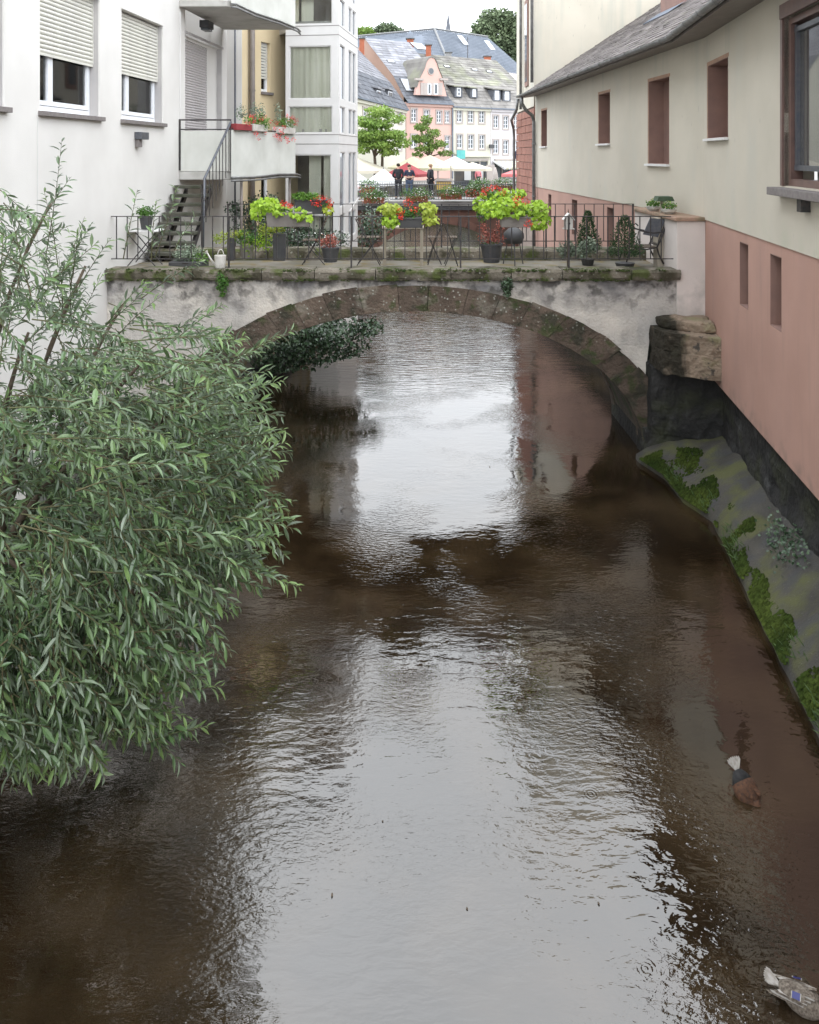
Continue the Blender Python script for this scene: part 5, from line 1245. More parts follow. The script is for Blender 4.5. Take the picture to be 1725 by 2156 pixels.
# bicycles/tables clutter as small cafe tables
for i, (px, lb) in enumerate(((800, 'behind the left flower boxes'), (838, 'below the wine-red umbrella'), (985, 'left of the person in pink'), (1030, 'beside the closed umbrella'))):
    q = at(px, 396, 50); t = thing('cafe_table', 'small dark cafe table '+lb, 'table', (q.x, 50, 3.2), 'cafe tables on the square')
    MB().lathe([(.38, 0), (.38, .04)], (q.x, 50, 3.93), 14).build('table_top', 'box_dark', t); MB().lathe([(.2, 0), (.04, .06), (.03, .72)], (q.x, 50, 3.2), 8).build('table_leg', 'iron', t)
# ================================================================ PEOPLE
def skinmesh(name, verts, edges, radii, mat, parent, root=0, lev=2, flat=None):
    me = bpy.data.meshes.new(name); me.from_pydata([tuple(v) for v in verts], edges, [])
    me.materials.append(Mt[mat]); o = bpy.data.objects.new(name, me); COL.objects.link(o)
    s = o.modifiers.new('skin', 'SKIN'); me.skin_vertices.new() if not me.skin_vertices else None
    for i, r in enumerate(radii):
        me.skin_vertices[0].data[i].radius = r if isinstance(r, tuple) else (r, r); me.skin_vertices[0].data[i].use_root = (i == root)
    s.use_smooth_shade = True
    b = o.modifiers.new('sub', 'SUBSURF'); b.levels = lev; b.render_levels = lev
    if parent: attach(o, parent)
    return o
def person(label, loc, rot, pose, top, legs, hair, h=1.78, bald=False):
    t = thing('person', label, 'person', loc); t.rotation_euler = (0, 0, rot)
    M = Matrix.Translation(loc) @ Matrix.Rotation(rot, 4, 'Z') @ Matrix.Scale(h/1.78, 4)
    # joints; facing -y
    J = dict(pel=(0, 0, .95), wai=(0, 0, 1.1), che=(0, 0, 1.32), nek=(0, .01, 1.5), hb=(0, -.005, 1.58), hd=(0, -.02, 1.66), ht=(0, -.01, 1.73),
             hl=(.1, 0, .9), kl=(.11, -.02, .5), al=(.11, .02, .1), tl=(.12, -.12, .03), sl=(.19, 0, 1.43))
    for k in ('hl', 'kl', 'al', 'tl', 'sl'): x, y, z = J[k]; J[k[0]+'r'] = (-x, y, z)
    if pose == 'crossed': arms = dict(el=(.27, -.02, 1.17), wl=(.06, -.22, 1.16), fl=(-.06, -.24, 1.19), er=(-.27, -.02, 1.17), wr=(-.06, -.2, 1.11), fr=(.06, -.22, 1.12))
    elif pose == 'front': arms = dict(el=(.28, .02, 1.14), wl=(.12, -.2, 1.02), fl=(.03, -.24, .98), er=(-.28, .02, 1.14), wr=(-.12, -.2, 1.02), fr=(-.03, -.24, .98))
    else: arms = dict(el=(.27, .03, 1.14), wl=(.25, -.1, .92), fl=(.24, -.13, .83), er=(-.27, .03, 1.14), wr=(-.25, -.06, .9), fr=(-.24, -.09, .81))
    J.update(arms)
    names = list(J); V = [M @ Vector(J[k]) for k in names]; ix = {k: i for i, k in enumerate(names)}
    E = [('pel', 'wai'), ('wai', 'che'), ('che', 'nek'), ('nek', 'hb'), ('hb', 'hd'), ('hd', 'ht'), ('pel', 'hl'), ('hl', 'kl'), ('kl', 'al'), ('al', 'tl'), ('pel', 'hr'), ('hr', 'kr'), ('kr', 'ar'), ('ar', 'tr'),
         ('che', 'sl'), ('sl', 'el'), ('el', 'wl'), ('wl', 'fl'), ('che', 'sr'), ('sr', 'er'), ('er', 'wr'), ('wr', 'fr')]
    rad = dict(pel=.13, wai=.12, che=.14, nek=.055, hb=.07, hd=.09, ht=.06, h=.08, k=.055, a=.04, t=.035, s=.06, e=.042, w=.03, f=.022)
    g = lambda k: rad.get(k, rad.get(k[0]))
    vs = list(V); es = [(ix[a], ix[b]) for a, b in E]; rr = [g(k) for k in names]
    for s_ in 'lr':        # five fingers each
        w, f = Vector(J['w'+s_]), Vector(J['f'+s_]); d = (f-w).normalized(); sd = d.cross(Vector((0, 0, 1))).normalized()
        for k in range(5):
            o = sd*(k-2)*.018; L = (.055, .075, .08, .075, .06)[k]
            vs.append(M @ (f+o+d*L+Vector((0, 0, -.012)))); rr.append(.008); es.append((ix['f'+s_], len(vs)-1))
    body = skinmesh('body', vs, es, rr, 'skin', t)
    # nose and ears
    mb = MB(M); mb.add([(-.012, -.10, 1.645), (.012, -.10, 1.645), (0, -.105, 1.69), (0, -.13, 1.65)], [(0, 1, 3), (1, 2, 3), (2, 0, 3)]); mb.build('nose', 'skin', body)
    for q in (-1, 1): MB(M).lathe([(.012, -.02), (.02, 0), (.01, .03)], (q*.088, 0, 1.66), 6).build('ear', 'skin', body)
    sub = lambda ks: [k for k in names if k in ks]
    def cloth(nm, ks, mat, grow, lv=2):
        ks = sub(ks); ii = {k: i for i, k in enumerate(ks)}
        skinmesh(nm, [M @ Vector(J[k]) for k in ks], [(ii[a], ii[b]) for a, b in E if a in ii and b in ii], [g(k)+grow for k in ks], mat, t, lev=lv)
    slv = ('sl', 'sr', 'el', 'er')+(('wl', 'wr') if top[1] else ())
    cloth('shirt', ('pel', 'wai', 'che', 'nek')+slv, top[0], .022)
    cloth('trousers', ('pel', 'hl', 'hr', 'kl', 'kr', 'al', 'ar'), legs, .018)
    for q in (.115, -.115): MB(M).box(q-.05, q+.05, -.17, .08, 0, .07).build('shoe', 'box_dark', t, bevel=.02)
    if not bald: 
        mb = MB(M); blob(mb, (0, .012, 1.695), (.098, .11, .085), 2, .2); mb.build('hair', hair, body, smooth=True)
PB = 3.72
q = at(839, 345, 41.4); person('man all in black, leftmost of the three men on the distant bridge', (q.x, 41.4, PB), R(170), 'front', ('cloth_black', 1), 'cloth_black', 'hair_dark', 1.83)
q = at(862, 347, 41.2); person('man in dark t-shirt with folded arms, middle of the three on the distant bridge', (q.x, 41.2, PB), R(8), 'crossed', ('cloth_navy', 0), 'denim', 'hair_dark', 1.76)
q = at(907, 346, 41.6); person('fair-haired man in a black jacket, rightmost of the three on the distant bridge', (q.x, 41.6, PB), R(115), 'down', ('cloth_black', 1), 'cloth_black', 'hair_fair', 1.80)
q = at(1007, 360, 68); person('distant person in a pink top near the dark market stall', (q.x, 68, 3.2), R(20), 'down', ('cloth_pink', 1), 'cloth_black', 'hair_fair', 1.7)

# ================================================================ DUCKS
def duck(label, loc, rot, dive):
    t = thing('duck', label, 'duck', loc); M = Matrix.Translation(loc) @ Matrix.Rotation(rot, 4, 'Z') @ Matrix.Rotation(R(dive), 4, 'X') @ Matrix.Diagonal((1.35 if dive > 5 else 1.05, .92, 1.15, 1))
    # body along +y = tail end ; -y = head
    st = [(-.16, .02, .03), (-.13, .055, .05), (-.07, .085, .07), (0, .095, .078), (.07, .085, .07), (.13, .06, .045), (.17, .035, .022), (.20, .02, .012)]
    n = 14
    def loft(a, b, mat, nm, par, dz=lambda y: 0):
        mb = MB(M); vs = []; ss = st[a:b]
        for y, rx, rz in ss:
            for k in range(n): th = 2*math.pi*k/n; vs.append((rx*math.cos(th), y, .03+dz(y)+rz*math.sin(th)*(1 if math.sin(th) > 0 else .8)))
        mb.add(vs, [(i*n+k, i*n+(k+1) % n, (i+1)*n+(k+1) % n, (i+1)*n+k) for i in range(len(ss)-1) for k in range(n)]+[tuple(range(n)), tuple((len(ss)-1)*n+k for k in range(n))])
        return mb.build(nm, mat, par, smooth=True)
    dz = lambda y: .25*max(0, y)**1.3
    loft(0, 5, 'duck_brown' if dive > 5 else 'duck_grey', 'body', t, dz); loft(4, 7, 'duck_black' if dive > 5 else 'duck_grey', 'rump', t, dz)
    for i in range(7):      # tail feathers
        a = (i-3)*.16; mb = MB(M @ Matrix.Translation((0, .17, .055)) @ Matrix.Rotation(-a, 4, 'Z'))
        mb.add([(-.014, -.03, 0), (.014, -.03, 0), (.017, .085, .03), (0, .11, .036), (-.017, .085, .03), (-.014, -.03, -.006), (.014, -.03, -.006), (.017, .085, .024), (0, .11, .030), (-.017, .085, .024)],
               [(0, 1, 2, 3, 4), (9, 8, 7, 6, 5), (0, 5, 6, 1), (1, 6, 7, 2), (2, 7, 8, 3), (3, 8, 9, 4), (4, 9, 5, 0)]); mb.build('tail_feather', 'duck_white', t)
    for s in (-1, 1):       # folded wings: rows of feathers
        w = None
        for i in range(9 if dive < 5 else 4):
            y0 = -.09+.012*i; L = .13+.012*i; z = .112-.006*i; x = s*(.035+.0065*i)
            mb = MB(M); mb.add([(x-.012, y0, z), (x+.012, y0, z-.003), (x+.010-s*.02, y0+L, z-.018), (x-s*.025, y0+L+.02, z-.02), (x-.010-s*.02, y0+L, z-.017), (x, y0, z-.012), (x-s*.02, y0+L, z-.026)],
                               [(0, 1, 2, 3, 4), (0, 5, 1), (1, 5, 6, 2), (2, 6, 3), (3, 6, 4), (4, 6, 5, 0)])
            o = mb.build('wing' if w is None else 'wing_feather', ('duck_grey', 'duck_white')[i % 2] if dive < 5 else 'duck_brown', w or t); w = w or o
        if dive > 5: continue
        mb = MB(M); mb.add([(s*.052, .02, .112), (s*.085, .02, .094), (s*.08, .075, .088), (s*.048, .075, .104)], [(0, 1, 2, 3)])
        mb.add([(s*.05, .012, .111), (s*.087, .012, .092), (s*.087, .02, .0925), (s*.05, .02, .1115), (s*.05, .075, .1045), (s*.083, .075, .0865), (s*.083, .083, .0855), (s*.05, .083, .1035)], [(0, 1, 2, 3), (4, 5, 6, 7)])
        me = mb.build('speculum', ('speculum', 'duck_white'), w, recalc=False); me.data.polygons[1].material_index = 1; me.data.polygons[2].material_index = 1
    hz = .03 if dive > 5 else .15; hy = -.2 if dive > 5 else -.17
    mb = MB(M); mb.tube([(0, -.12, .05), (0, -.165, (hz+.05)/2+.02), (0, hy, hz)], [.045, .032, .03], 12); nk = mb.build('neck', 'duck_grey' if dive < 5 else 'duck_brown', t, smooth=True)
    mb = MB(M); blob(mb, (0, hy-.02, hz+.01), (.033, .045, .035), 2, .05); hd = mb.build('head', 'duck_grey' if dive < 5 else 'duck_black', t, smooth=True)
    mb = MB(M); mb.add([(-.012, hy-.055, hz+.005), (.012, hy-.055, hz+.005), (.012, hy-.105, hz-.012), (-.012, hy-.105, hz-.012), (-.01, hy-.055, hz+.02), (.01, hy-.055, hz+.02)], [(0, 1, 2, 3), (4, 3, 2, 5), (0, 4, 5, 1), (0, 3, 4), (1, 5, 2)]); mb.build('bill', 'bill', hd)
    for s in (-1, 1): MB(M).lathe([(.001, -.005), (.005, 0), (.001, .005)], (s*.029, hy-.035, hz+.018), 6).build('eye', 'duck_black', hd)
q = gpt(1568, 1668); duck('duck feeding head-down, white tail up and chestnut body, right side of the river', (q[0], q[1], .0), R(22), 34)
q = gpt(1690, 2118); duck('grey-brown duck with blue wing patch at the lower right corner of the water', (q[0], q[1], 0), R(62), 3)

# ================================================================ WILLOW
WL = thing('willow', 'large willow bush with narrow silvery leaves leaning over the water from the left bank', 'willow', (-4.9, 8.6, 0))
rnd = random.Random(11)
base = Vector((-4.9, 8.6, .1))
LEN = [(280, 120), (330, 150), (400, 160), (450, 235), (480, 235), (520, 240), (560, 260), (600, 330), (640, 330), (680, 470), (720, 500), (770, 560), (850, 585), (900, 590), (1000, 600), (1100, 600), (1180, 580), (1230, 550), (1280, 480), (1330, 450), (1380, 450), (1440, 420), (1500, 380), (1560, 350), (1600, 280), (1650, 190)]
def xmax(py):
    for (a, x0), (b, x1) in zip(LEN, LEN[1:]):
        if a <= py <= b: return x0+(x1-x0)*(py-a)/(b-a)
    return 0
limbs = []
def curve(a, b, sag, n=7, wob=.04):
    pts = []; off = Vector((rnd.uniform(-1, 1), rnd.uniform(-1, 1), 0))*wob*(b-a).length
    for i in range(n+1):
        t = i/n; p = a.lerp(b, t)+Vector((0, 0, sag*4*t*(1-t)))+off*math.sin(math.pi*t); pts.append(p)
    return pts
for px, py, Y in ((40, 1200, 7.2), (60, 700, 8.6), (180, 560, 9.0), (110, 420, 8.8), (300, 760, 8.4), (420, 820, 8.6), (440, 960, 7.8), (400, 1120, 7.0), (330, 1250, 6.4), (230, 1400, 6.0), (120, 1480, 5.8), (200, 950, 7.2), (60, 900, 7.4), (300, 1060, 9.6), (150, 1150, 9.8), (260, 640, 9.4)):
    e = at(px, py, Y); pts = curve(base, e, .5+.1*rnd.random()); limbs.append(pts)
    MB().tube(pts, [.06-.045*i/7 for i in range(8)], 7).build('branch', 'bark', WL, smooth=True)
LV, LFc = leafgeo(1, .25, .25, .18)
leaf_mesh = bpy.data.meshes.new('leaf'); leaf_mesh.from_pydata([tuple(v) for v in LV], [], LFc); leaf_mesh.materials.append(Mt['willow_leaf'])
foli = MB(); twg = MB(); big = []
def shoot(tip, d, L, droop, dens=.9, ls=.13):
    young = rnd.random() < .55
    d = d.normalized(); a = tip-d*L+Vector((0, 0, droop*L)); n = 7
    side = rv(); pts = []
    for i in range(n+1):
        t = i/n; pts.append(a.lerp(tip, t)+Vector((0, 0, droop*L*.9*t*(1-t)))+side*.03*L*math.sin(3*t))
    twg.tube(pts, [.0065-.005*i/n for i in range(n+1)], 4, cap=False)
    k = int(L/.027*dens)
    for j in range(k):
        t = .12+.88*j/k; f = t*n; i = min(int(f), n-1); p = pts[i].lerp(pts[i+1], f-i); tg = (pts[i+1]-pts[i]).normalized()
        x = tg.cross(Vector((0, 0, 1))); x = x.normalized() if x.length > .05 else Vector((1, 0, 0)); z = x.cross(tg)
        ph = j*2.4+rnd.uniform(-.5, .5); rad = x*math.cos(ph)+z*math.sin(ph)*.7
        dd = tg*rnd.uniform(.5, 1.0)+rad*.9+Vector((0, 0, -.22)); nr = Vector((0, 0, 1))+rv()*.75+rad*-.3
        s = ls*rnd.uniform(.5, 1.25)*(1.0 if t < .85 else 1-(t-.85)*3)
        M = orient(p, dd, nr) @ Matrix.Diagonal((s*rnd.uniform(.85, 1.2), s, s, 1))
        big.append((p.y+abs(rnd.gauss(0, .15)), M, 1 if (t > .8 and young) else 0))
def pick(ymin, ymax): return ymin+(ymax-ymin)*rnd.random()
cnt = 0
while cnt < 900:
    py = rnd.uniform(455, 1640); xm = xmax(py); px = -140+rnd.random()**.8*(xm+125)
    if px > xm-15: continue
    if py < 690 and px > 200 and rnd.random() < .8: continue
    if py < 760 and rnd.random() < .55: continue
    if py < 900 and px > 300 and rnd.random() < .35: continue
    if px > xm-90 and rnd.random() < .45: continue
    Y = pick(5.9, 10.4) if py < 1150 else pick(5.7, 8.6) if py < 1420 else pick(5.7, 6.9)
    if py < 700: Y = pick(7.2, 9.8)
    tip = at(px, py, Y)
    if tip.z < .12 or tip.x < -7.0+.067*Y+.1: continue
    ang = math.atan2(-(py-1120), px-40+220) if py < 700 else math.radians(rnd.uniform(-30, 30)) if py < 1200 else math.radians(rnd.uniform(-85, -15))
    if px < 150 and py < 1300: ang = math.radians(rnd.uniform(-60, 120))
    d = Vector((math.cos(ang), rnd.uniform(-.7, .5), math.sin(ang)))+rv()*.25
    shoot(tip, d, rnd.uniform(.45, .95), rnd.uniform(0, .18), 1.0); cnt += 1
for _i in range(420):
    Y = pick(7.8, 10.6); z = pick(.7, 4.2); py = HY+(H-z)*F/Y; xm = xmax(py)
    if xm < 60 or py < 760: continue
    tip = at(rnd.uniform(-60, xm-40), py, Y)
    if tip.x < -6.9+.067*Y: continue
    shoot(tip, Vector((.8, rnd.uniform(-.7, .3), rnd.uniform(-.5, .4))), rnd.uniform(.5, .9), .08, .9, .15)
for _i in range(60):
    py = rnd.uniform(700, 1560); shoot(at(xmax(py)+rnd.uniform(-40, 28), py, pick(6.2, 7.6) if py < 1300 else pick(5.7, 6.3)), Vector((1, rnd.uniform(-.3, .2), math.tan(R(rnd.uniform(-8, 34) if py < 1000 else rnd.uniform(-45, 12))))), rnd.uniform(.5, 1.0), rnd.uniform(0, .12), .95, .125)
for px, py, ang, L, Y in ((130, 292, 78, 1.5, 8.2), (92, 400, 95, .9, 8.4), (20, 425, 100, .9, 7.0), (8, 480, 85, 1.0, 6.6), (290, 398, 80, .8, 8.6), (372, 392, 72, .9, 8.8), (330, 420, 85, .7, 8.8), (430, 545, 35, .9, 9.2), (415, 452, 60, .5, 9.2), (178, 455, 70, 1.0, 8.4), (235, 500, 60, .8, 8.6), (150, 372, 60, .8, 8.0), (60, 430, 70, .7, 7.6), (310, 590, 50, .8, 8.8), (345, 620, 45, .9, 8.6),
                          (622, 692, 32, 1.0, 7.6), (520, 700, 40, .7, 7.9), (600, 800, 22, .9, 7.4), (602, 905, 12, .9, 7.2), (618, 955, 2, .95, 7.0), (622, 1055, -6, .9, 6.9), (618, 1095, 8, .8, 6.6), (588, 1130, 12, .7, 6.4), (636, 1236, -14, 1.0, 6.3), (505, 1278, -30, .8, 6.1), (490, 1382, -45, .8, 6.0), (470, 1443, 15, .7, 5.9),
                          (385, 1612, -28, .9, 5.9), (380, 1420, -55, .8, 5.8), (222, 1640, -62, .8, 5.6), (148, 1650, -75, .8, 5.6), (60, 1650, -85, .9, 5.7), (300, 1290, -80, .9, 5.8), (130, 1440, -88, .9, 5.5), (440, 1530, 20, .5, 5.9), (590, 985, 15, .8, 7.0), (560, 870, 25, .8, 7.6), (575, 1200, -5, .8, 6.5), (470, 640, 40, .8, 8.6), (555, 1020, 0, .8, 7.2)):
    for k in range(2 if py > 600 else 1):
        a = R(ang+rnd.uniform(-6, 6)*k); shoot(at(px-30*k, py+rnd.uniform(-26, 26)*k, Y+.12*k), Vector((math.cos(a), rnd.uniform(-.2, .1), math.sin(a))), L, .06, 1.0 if py > 600 else .75, .13)
# dark leaf mass in the heart of the bush
big.sort(key=lambda q: q[0])
step = big[:1500:5]
keep = set(id(q[1]) for q in step)
for _, M, yg in step: 
    inst('leaf', leaf_mesh, None, M); o = COL.objects[-1]; o.parent = WL; o.matrix_parent_inverse = Matrix.Translation(-Vector(WL.location))
for _, M, yg in big:
    if id(M) in keep: continue
    foli.cur = yg; foli.add([M @ Vector(v) for v in LV], LFc)
foli.build('foliage', ('willow_leaf', 'willow_young'), WL, recalc=False, kind='stuff')
twg.build('twigs', 'twig', WL, recalc=False, kind='stuff')
print('willow leaves', len(big))

# ================================================================ BANK PLANTS
def shrub(nm, label, cat, blobs, geo, ls, mat, stems=True, group=None):
    c0 = Vector(blobs[0][0]); t = thing(nm, label, cat, (c0.x, c0.y, c0.z-blobs[0][1][2]), group)
    mb = MB()
    for c, r, n in blobs: cloud(mb, c, r, n, geo, ls, shell=.15, up=.6)
    mb.build('foliage', mat, t, recalc=False, kind='stuff')
    if stems:
        for k in range(5): MB().tube([Vector((c0.x+random.uniform(-.1, .1), c0.y, c0.z-blobs[0][1][2])), c0+rv()*.3*Vector(blobs[0][1]).x], [.02, .006], 5).build('stem', 'bark', t)
    return t
Y = 21.5
shrub('ivy_bush', 'dark ivy bush hanging over the water beneath the left side of the arch', 'bush', [pxc(640, 700, Y, 90, 48, 1.0, 1500), pxc(715, 700, Y, 70, 40, 1.0, 1000), pxc(775, 690, Y, 36, 20, .8, 260), pxc(590, 745, Y, 66, 40, .9, 1000), pxc(680, 742, Y, 60, 24, .8, 450), pxc(740, 735, Y, 40, 16, .7, 160), pxc(640, 765, Y, 50, 12, .7, 160)], heartgeo, .09, 'ivy_leaf')
m = MB(); m.slab([(-6.2, 18.6), (-4.3, 18.6), (-3.7, 21.0), (-2.9, 25.8), (-2.6, 30), (-6.5, 30)], -.4, .3); m.build('left_bank', 'stone_black', kind='structure')
m = MB(); m.slab([(-6.2, 19.2), (-4.9, 19.2), (-4.2, 21.6), (-3.2, 26.0), (-3.5, 30), (-6.5, 30)], .3, 3.15); m.build('left_terrace', 'deck', kind='structure')
Y = 22.0
shrub('garden_shrub', 'loose garden shrub behind the rear railing, left of the glass tower', 'bush', [pxc(535, 470, Y, 50, 50, .5, 900), pxc(500, 440, Y, 26, 22, .4, 260), pxc(560, 425, Y, 34, 24, .4, 300), pxc(580, 500, Y, 60, 30, .5, 900)], quadgeo, .075, 'ivy_leaf')
Y = 24.2
shrub('garden_shrub', 'pale-flowering shrub at the foot of the glass tower', 'bush', [pxc(650, 500, Y, 60, 24, .5, 900), pxc(700, 505, Y, 40, 22, .5, 500), pxc(610, 505, Y, 40, 22, .5, 400)], quadgeo, .08, 'ivy_leaf')
mb = MB()
for px in range(590, 740, 4): cloud(mb, at(px, 500+random.uniform(-14, 16), 23.9), .12, 5, quadgeo, .05)
tag(mb.build('white_blossom', 'white_flower', recalc=False, kind='stuff'), 'scattered white blossom on the shrub by the glass tower', 'flowers')
Y = 32
shrub('quay_bush', 'white-flowering bush on the bank beyond the bridge chairs', 'bush', [pxc(790, 470, Y, 40, 42, .6, 900), pxc(765, 500, Y, 30, 30, .6, 500)], quadgeo, .10, 'ivy_leaf')
Yb = YB-.12
for px, py, hh, lb, mt in ((468, 592, 26, 'small fern clump rooted in the coping joint left of the arch', 'green_leaf'), (1068, 598, 20, 'small ivy clump hanging from the coping right of the crown', 'ivy_leaf')):
    t = thing('wall_plant', lb, 'plant', tuple(at(px, py, Yb)), 'plants growing from the coping')
    mb = MB(); cloud(mb, at(px, py, Yb), (.12, .08, hh/105), 230, heartgeo, .045, shell=.1, droop=.6); cloud(mb, at(px, py+hh*.8, Yb), (.07, .06, hh/150), 90, heartgeo, .045, shell=.1, droop=.6); mb.build('foliage', mt, t, recalc=False, kind='stuff')
# ================================================================ TERRACE THINGS (Y about 16.6 .. 18.3, floor 3.6)
FL = 3.6
def flowerbox(label, px0, px1, pyt, pyb, Y, boxmat, leaves, reds, group=None, nm='flower_box', dp=.2, other=()):
    a, b = at(px0, pyb, Y), at(px1, pyt, Y); t = thing(nm, label, 'flower box', ((a.x+b.x)/2, Y, a.z), group)
    w = b.x-a.x; h = b.z-a.z; m = MB(); tp = .03
    m.add([(a.x+tp, Y-dp/2+.02, a.z), (b.x-tp, Y-dp/2+.02, a.z), (b.x-tp, Y+dp/2-.02, a.z), (a.x+tp, Y+dp/2-.02, a.z), (a.x, Y-dp/2, b.z), (b.x, Y-dp/2, b.z), (b.x, Y+dp/2, b.z), (a.x, Y+dp/2, b.z)],
          [(0, 3, 2, 1), (0, 1, 5, 4), (1, 2, 6, 5), (2, 3, 7, 6), (3, 0, 4, 7), (4, 5, 6, 7)])
    bx = m.build('box', boxmat, t, bevel=.01)
    MB().box(a.x-.012, b.x+.012, Y-dp/2-.014, Y+dp/2+.014, b.z-.03, b.z+.004).build('rim', boxmat, bx, bevel=.005)
    hv, hf = heartgeo(1, .95); lm = {}
    for cx, cy, rx, ry, n, mat in leaves:
        c = at(cx, cy, Y); c.y -= .05; r = Vector((rx*Y/F, .22, ry*Y/F))
        mb = MB(); 
        if mat not in lm: me = bpy.data.meshes.new('leaf'); me.from_pydata([tuple(v) for v in hv], [], hf); me.materials.append(Mt[mat]); lm[mat] = me
        for i in range(n):
            u = rv(); k = random.uniform(.6, 1); p = c+Vector((u.x*r.x, u.y*r.y, u.z*r.z))*k; s = random.uniform(.06, .105)
            M = orient(p, Vector((u.x*.6, u.y*.4-.2, -.75))+rv()*.5, Vector((u.x*.5, u.y*.6-.5, u.z*.6+.75))+rv()*.35) @ Matrix.Scale(s, 4)
            if u.y < .1 and i < 45: inst('leaf', lm[mat], t, M)
            else: mb.add([M @ Vector(v) for v in hv], hf)
        if mb.v: mb.build('foliage', mat, t, recalc=False, kind='stuff')
    for cx, cy, rx, ry, n, geo, ls, mat in other:
        mb = MB(); c = at(cx, cy, Y); cloud(mb, c, (rx*Y/F, .16, ry*Y/F), n, geo, ls, shell=.1); mb.build('foliage', mat, t, recalc=False, kind='stuff')
    for cx, cy, r_ in reds:
        c = at(cx, cy, Y); c.y -= .2; mb = MB(); cloud(mb, c, r_*Y/F, 42, quadgeo, .032, shell=.5, up=.2)
        mb.build('flower_head', 'red_flower', t, recalc=False, kind='stuff')
    return t
gy = 16.35
flowerbox('grey flower box with lime-green leaves and two red flowers, left on front railing', 561, 655, 447, 477, gy, 'box_grey',
          [(560, 428, 34, 14, 120, 'lime_leaf'), (545, 445, 20, 16, 70, 'lime_leaf'), (590, 440, 20, 12, 50, 'lime_leaf'), (628, 446, 18, 12, 55, 'lime_leaf'), (645, 457, 15, 12, 45, 'lime_leaf')], [(601, 427, 7), (614, 432, 5)], other=[(606, 442, 16, 8, 120, quadgeo, .04, 'green_leaf')])
flowerbox('dark flower box with bright red geraniums at its right end, on the rear railing', 622, 690, 420, 450, 18.5, 'box_dark', [(692, 440, 10, 12, 30, 'yellow_leaf')],
          [(665, 423, 8), (678, 416, 8), (690, 418, 9), (698, 425, 7), (672, 428, 7), (696, 434, 5)], other=[(645, 414, 28, 9, 500, quadgeo, .07, 'grass_leaf'), (680, 430, 22, 9, 200, quadgeo, .05, 'green_leaf')])
flowerbox('dark flower box with red geraniums between yellow-green leaves, centre of front railing', 838, 893, 458, 479, gy, 'box_dark',
          [(822, 438, 22, 14, 90, 'yellow_leaf'), (822, 460, 18, 16, 80, 'lime_leaf'), (901, 437, 18, 14, 80, 'yellow_leaf'), (905, 459, 16, 13, 60, 'yellow_leaf')],
          [(858, 426, 9), (844, 444, 8), (872, 437, 9), (846, 455, 5)], other=[(862, 448, 24, 16, 380, quadgeo, .045, 'green_leaf')])
flowerbox('wide grey flower box with huge lime-green leaf mounds, right on the front railing', 1052, 1122, 456, 478, gy, 'box_grey',
          [(1060, 428, 42, 17, 170, 'lime_leaf'), (1045, 443, 28, 14, 90, 'lime_leaf'), (1080, 445, 24, 12, 60, 'lime_leaf'), (1130, 436, 28, 18, 130, 'lime_leaf'), (1135, 460, 24, 22, 130, 'lime_leaf'), (1094, 432, 14, 12, 30, 'lime_leaf')],
          [(1084, 416, 8), (1102, 422, 8), (1083, 430, 6), (1109, 470, 8)], other=[(1100, 445, 18, 12, 150, quadgeo, .05, 'green_leaf')])
flowerbox('red geraniums and lime leaves on the rear railing, behind the wide grey box', 1010, 1075, 432, 450, 18.5, 'box_dark',
          [(1080, 405, 30, 12, 90, 'lime_leaf'), (1012, 425, 14, 22, 70, 'lime_leaf'), (1050, 408, 18, 10, 50, 'lime_leaf')],
          [(1021, 399, 7), (1035, 394, 7), (1044, 396, 7), (1056, 403, 7), (1017, 407, 6)], other=[(1035, 412, 24, 16, 350, quadgeo, .055, 'green_leaf'), (1016, 450, 12, 18, 160, quadgeo, .06, 'green_leaf')])
# lower balcony boxes
Yc = 21.2
def bal(px): 
    for i in range(200):
        s = i/199; p = lerp(A0, A1, s)
        if CX+p[0]/p[1]*F >= px: return p
    return A1
def trough(label, px0, px1, z0, z1, mat, foliage, flowers, leafm):
    p, q = Vector(bal(px0)), Vector(bal(px1)); t = thing('flower_box', label, 'flower box', ((p.x+q.x)/2, (p.y+q.y)/2, z0), 'flower boxes on the balcony')
    d = (q-p).normalized(); nn = Vector((d.y, -d.x))*.13
    MB().slab([tuple(p-nn*.6), tuple(q-nn*.6), tuple(q+nn), tuple(p+nn)], z0, z1).build('box', mat, t, bevel=.01)
    mb = MB()
    for (s, dz, r, n, g, ls, mt) in foliage:
        c = p.lerp(q, s); mb = MB(); cloud(mb, (c.x+.05, c.y, z1+dz), r, n, g, ls, shell=.1); mb.build('foliage', mt, t, recalc=False, kind='stuff')
    for (s, dz) in flowers:
        c = p.lerp(q, s); mb = MB(); cloud(mb, (c.x+.15+random.uniform(-.05, .1), c.y-.1, z1+dz), .06, 26, quadgeo, .035, shell=.4); mb.build('flower_head', 'pink_flower', t, recalc=False, kind='stuff')
    return t
trough('red plastic flower trough at the left corner of the lower balcony', 488, 521, 6.62, 6.78, 'umb_red', [(.5, .28, (.14, .14, .26), 160, quadgeo, .05, 'grey_leaf'), (.9, .12, (.12, .12, .13), 60, quadgeo, .05, 'grass_leaf')], [(.8, .08), (.9, .2), (.6, .0)], None)
trough('white flower pot with feathery green plants on the lower balcony rail', 524, 555, 6.62, 6.80, 'white_enamel', [(.2, .32, (.1, .1, .3), 160, quadgeo, .05, 'grey_leaf'), (.5, .12, (.3, .16, .16), 520, quadgeo, .045, 'grass_leaf'), (.8, -.02, (.2, .16, .2), 260, quadgeo, .045, 'grass_leaf'), (.7, .34, (.1, .1, .28), 160, quadgeo, .05, 'grey_leaf')],
       [(.1, .2), (.3, .12), (.6, .2), (.9, .1), (.2, -.25), (.35, -.38), (.9, -.2)], None)
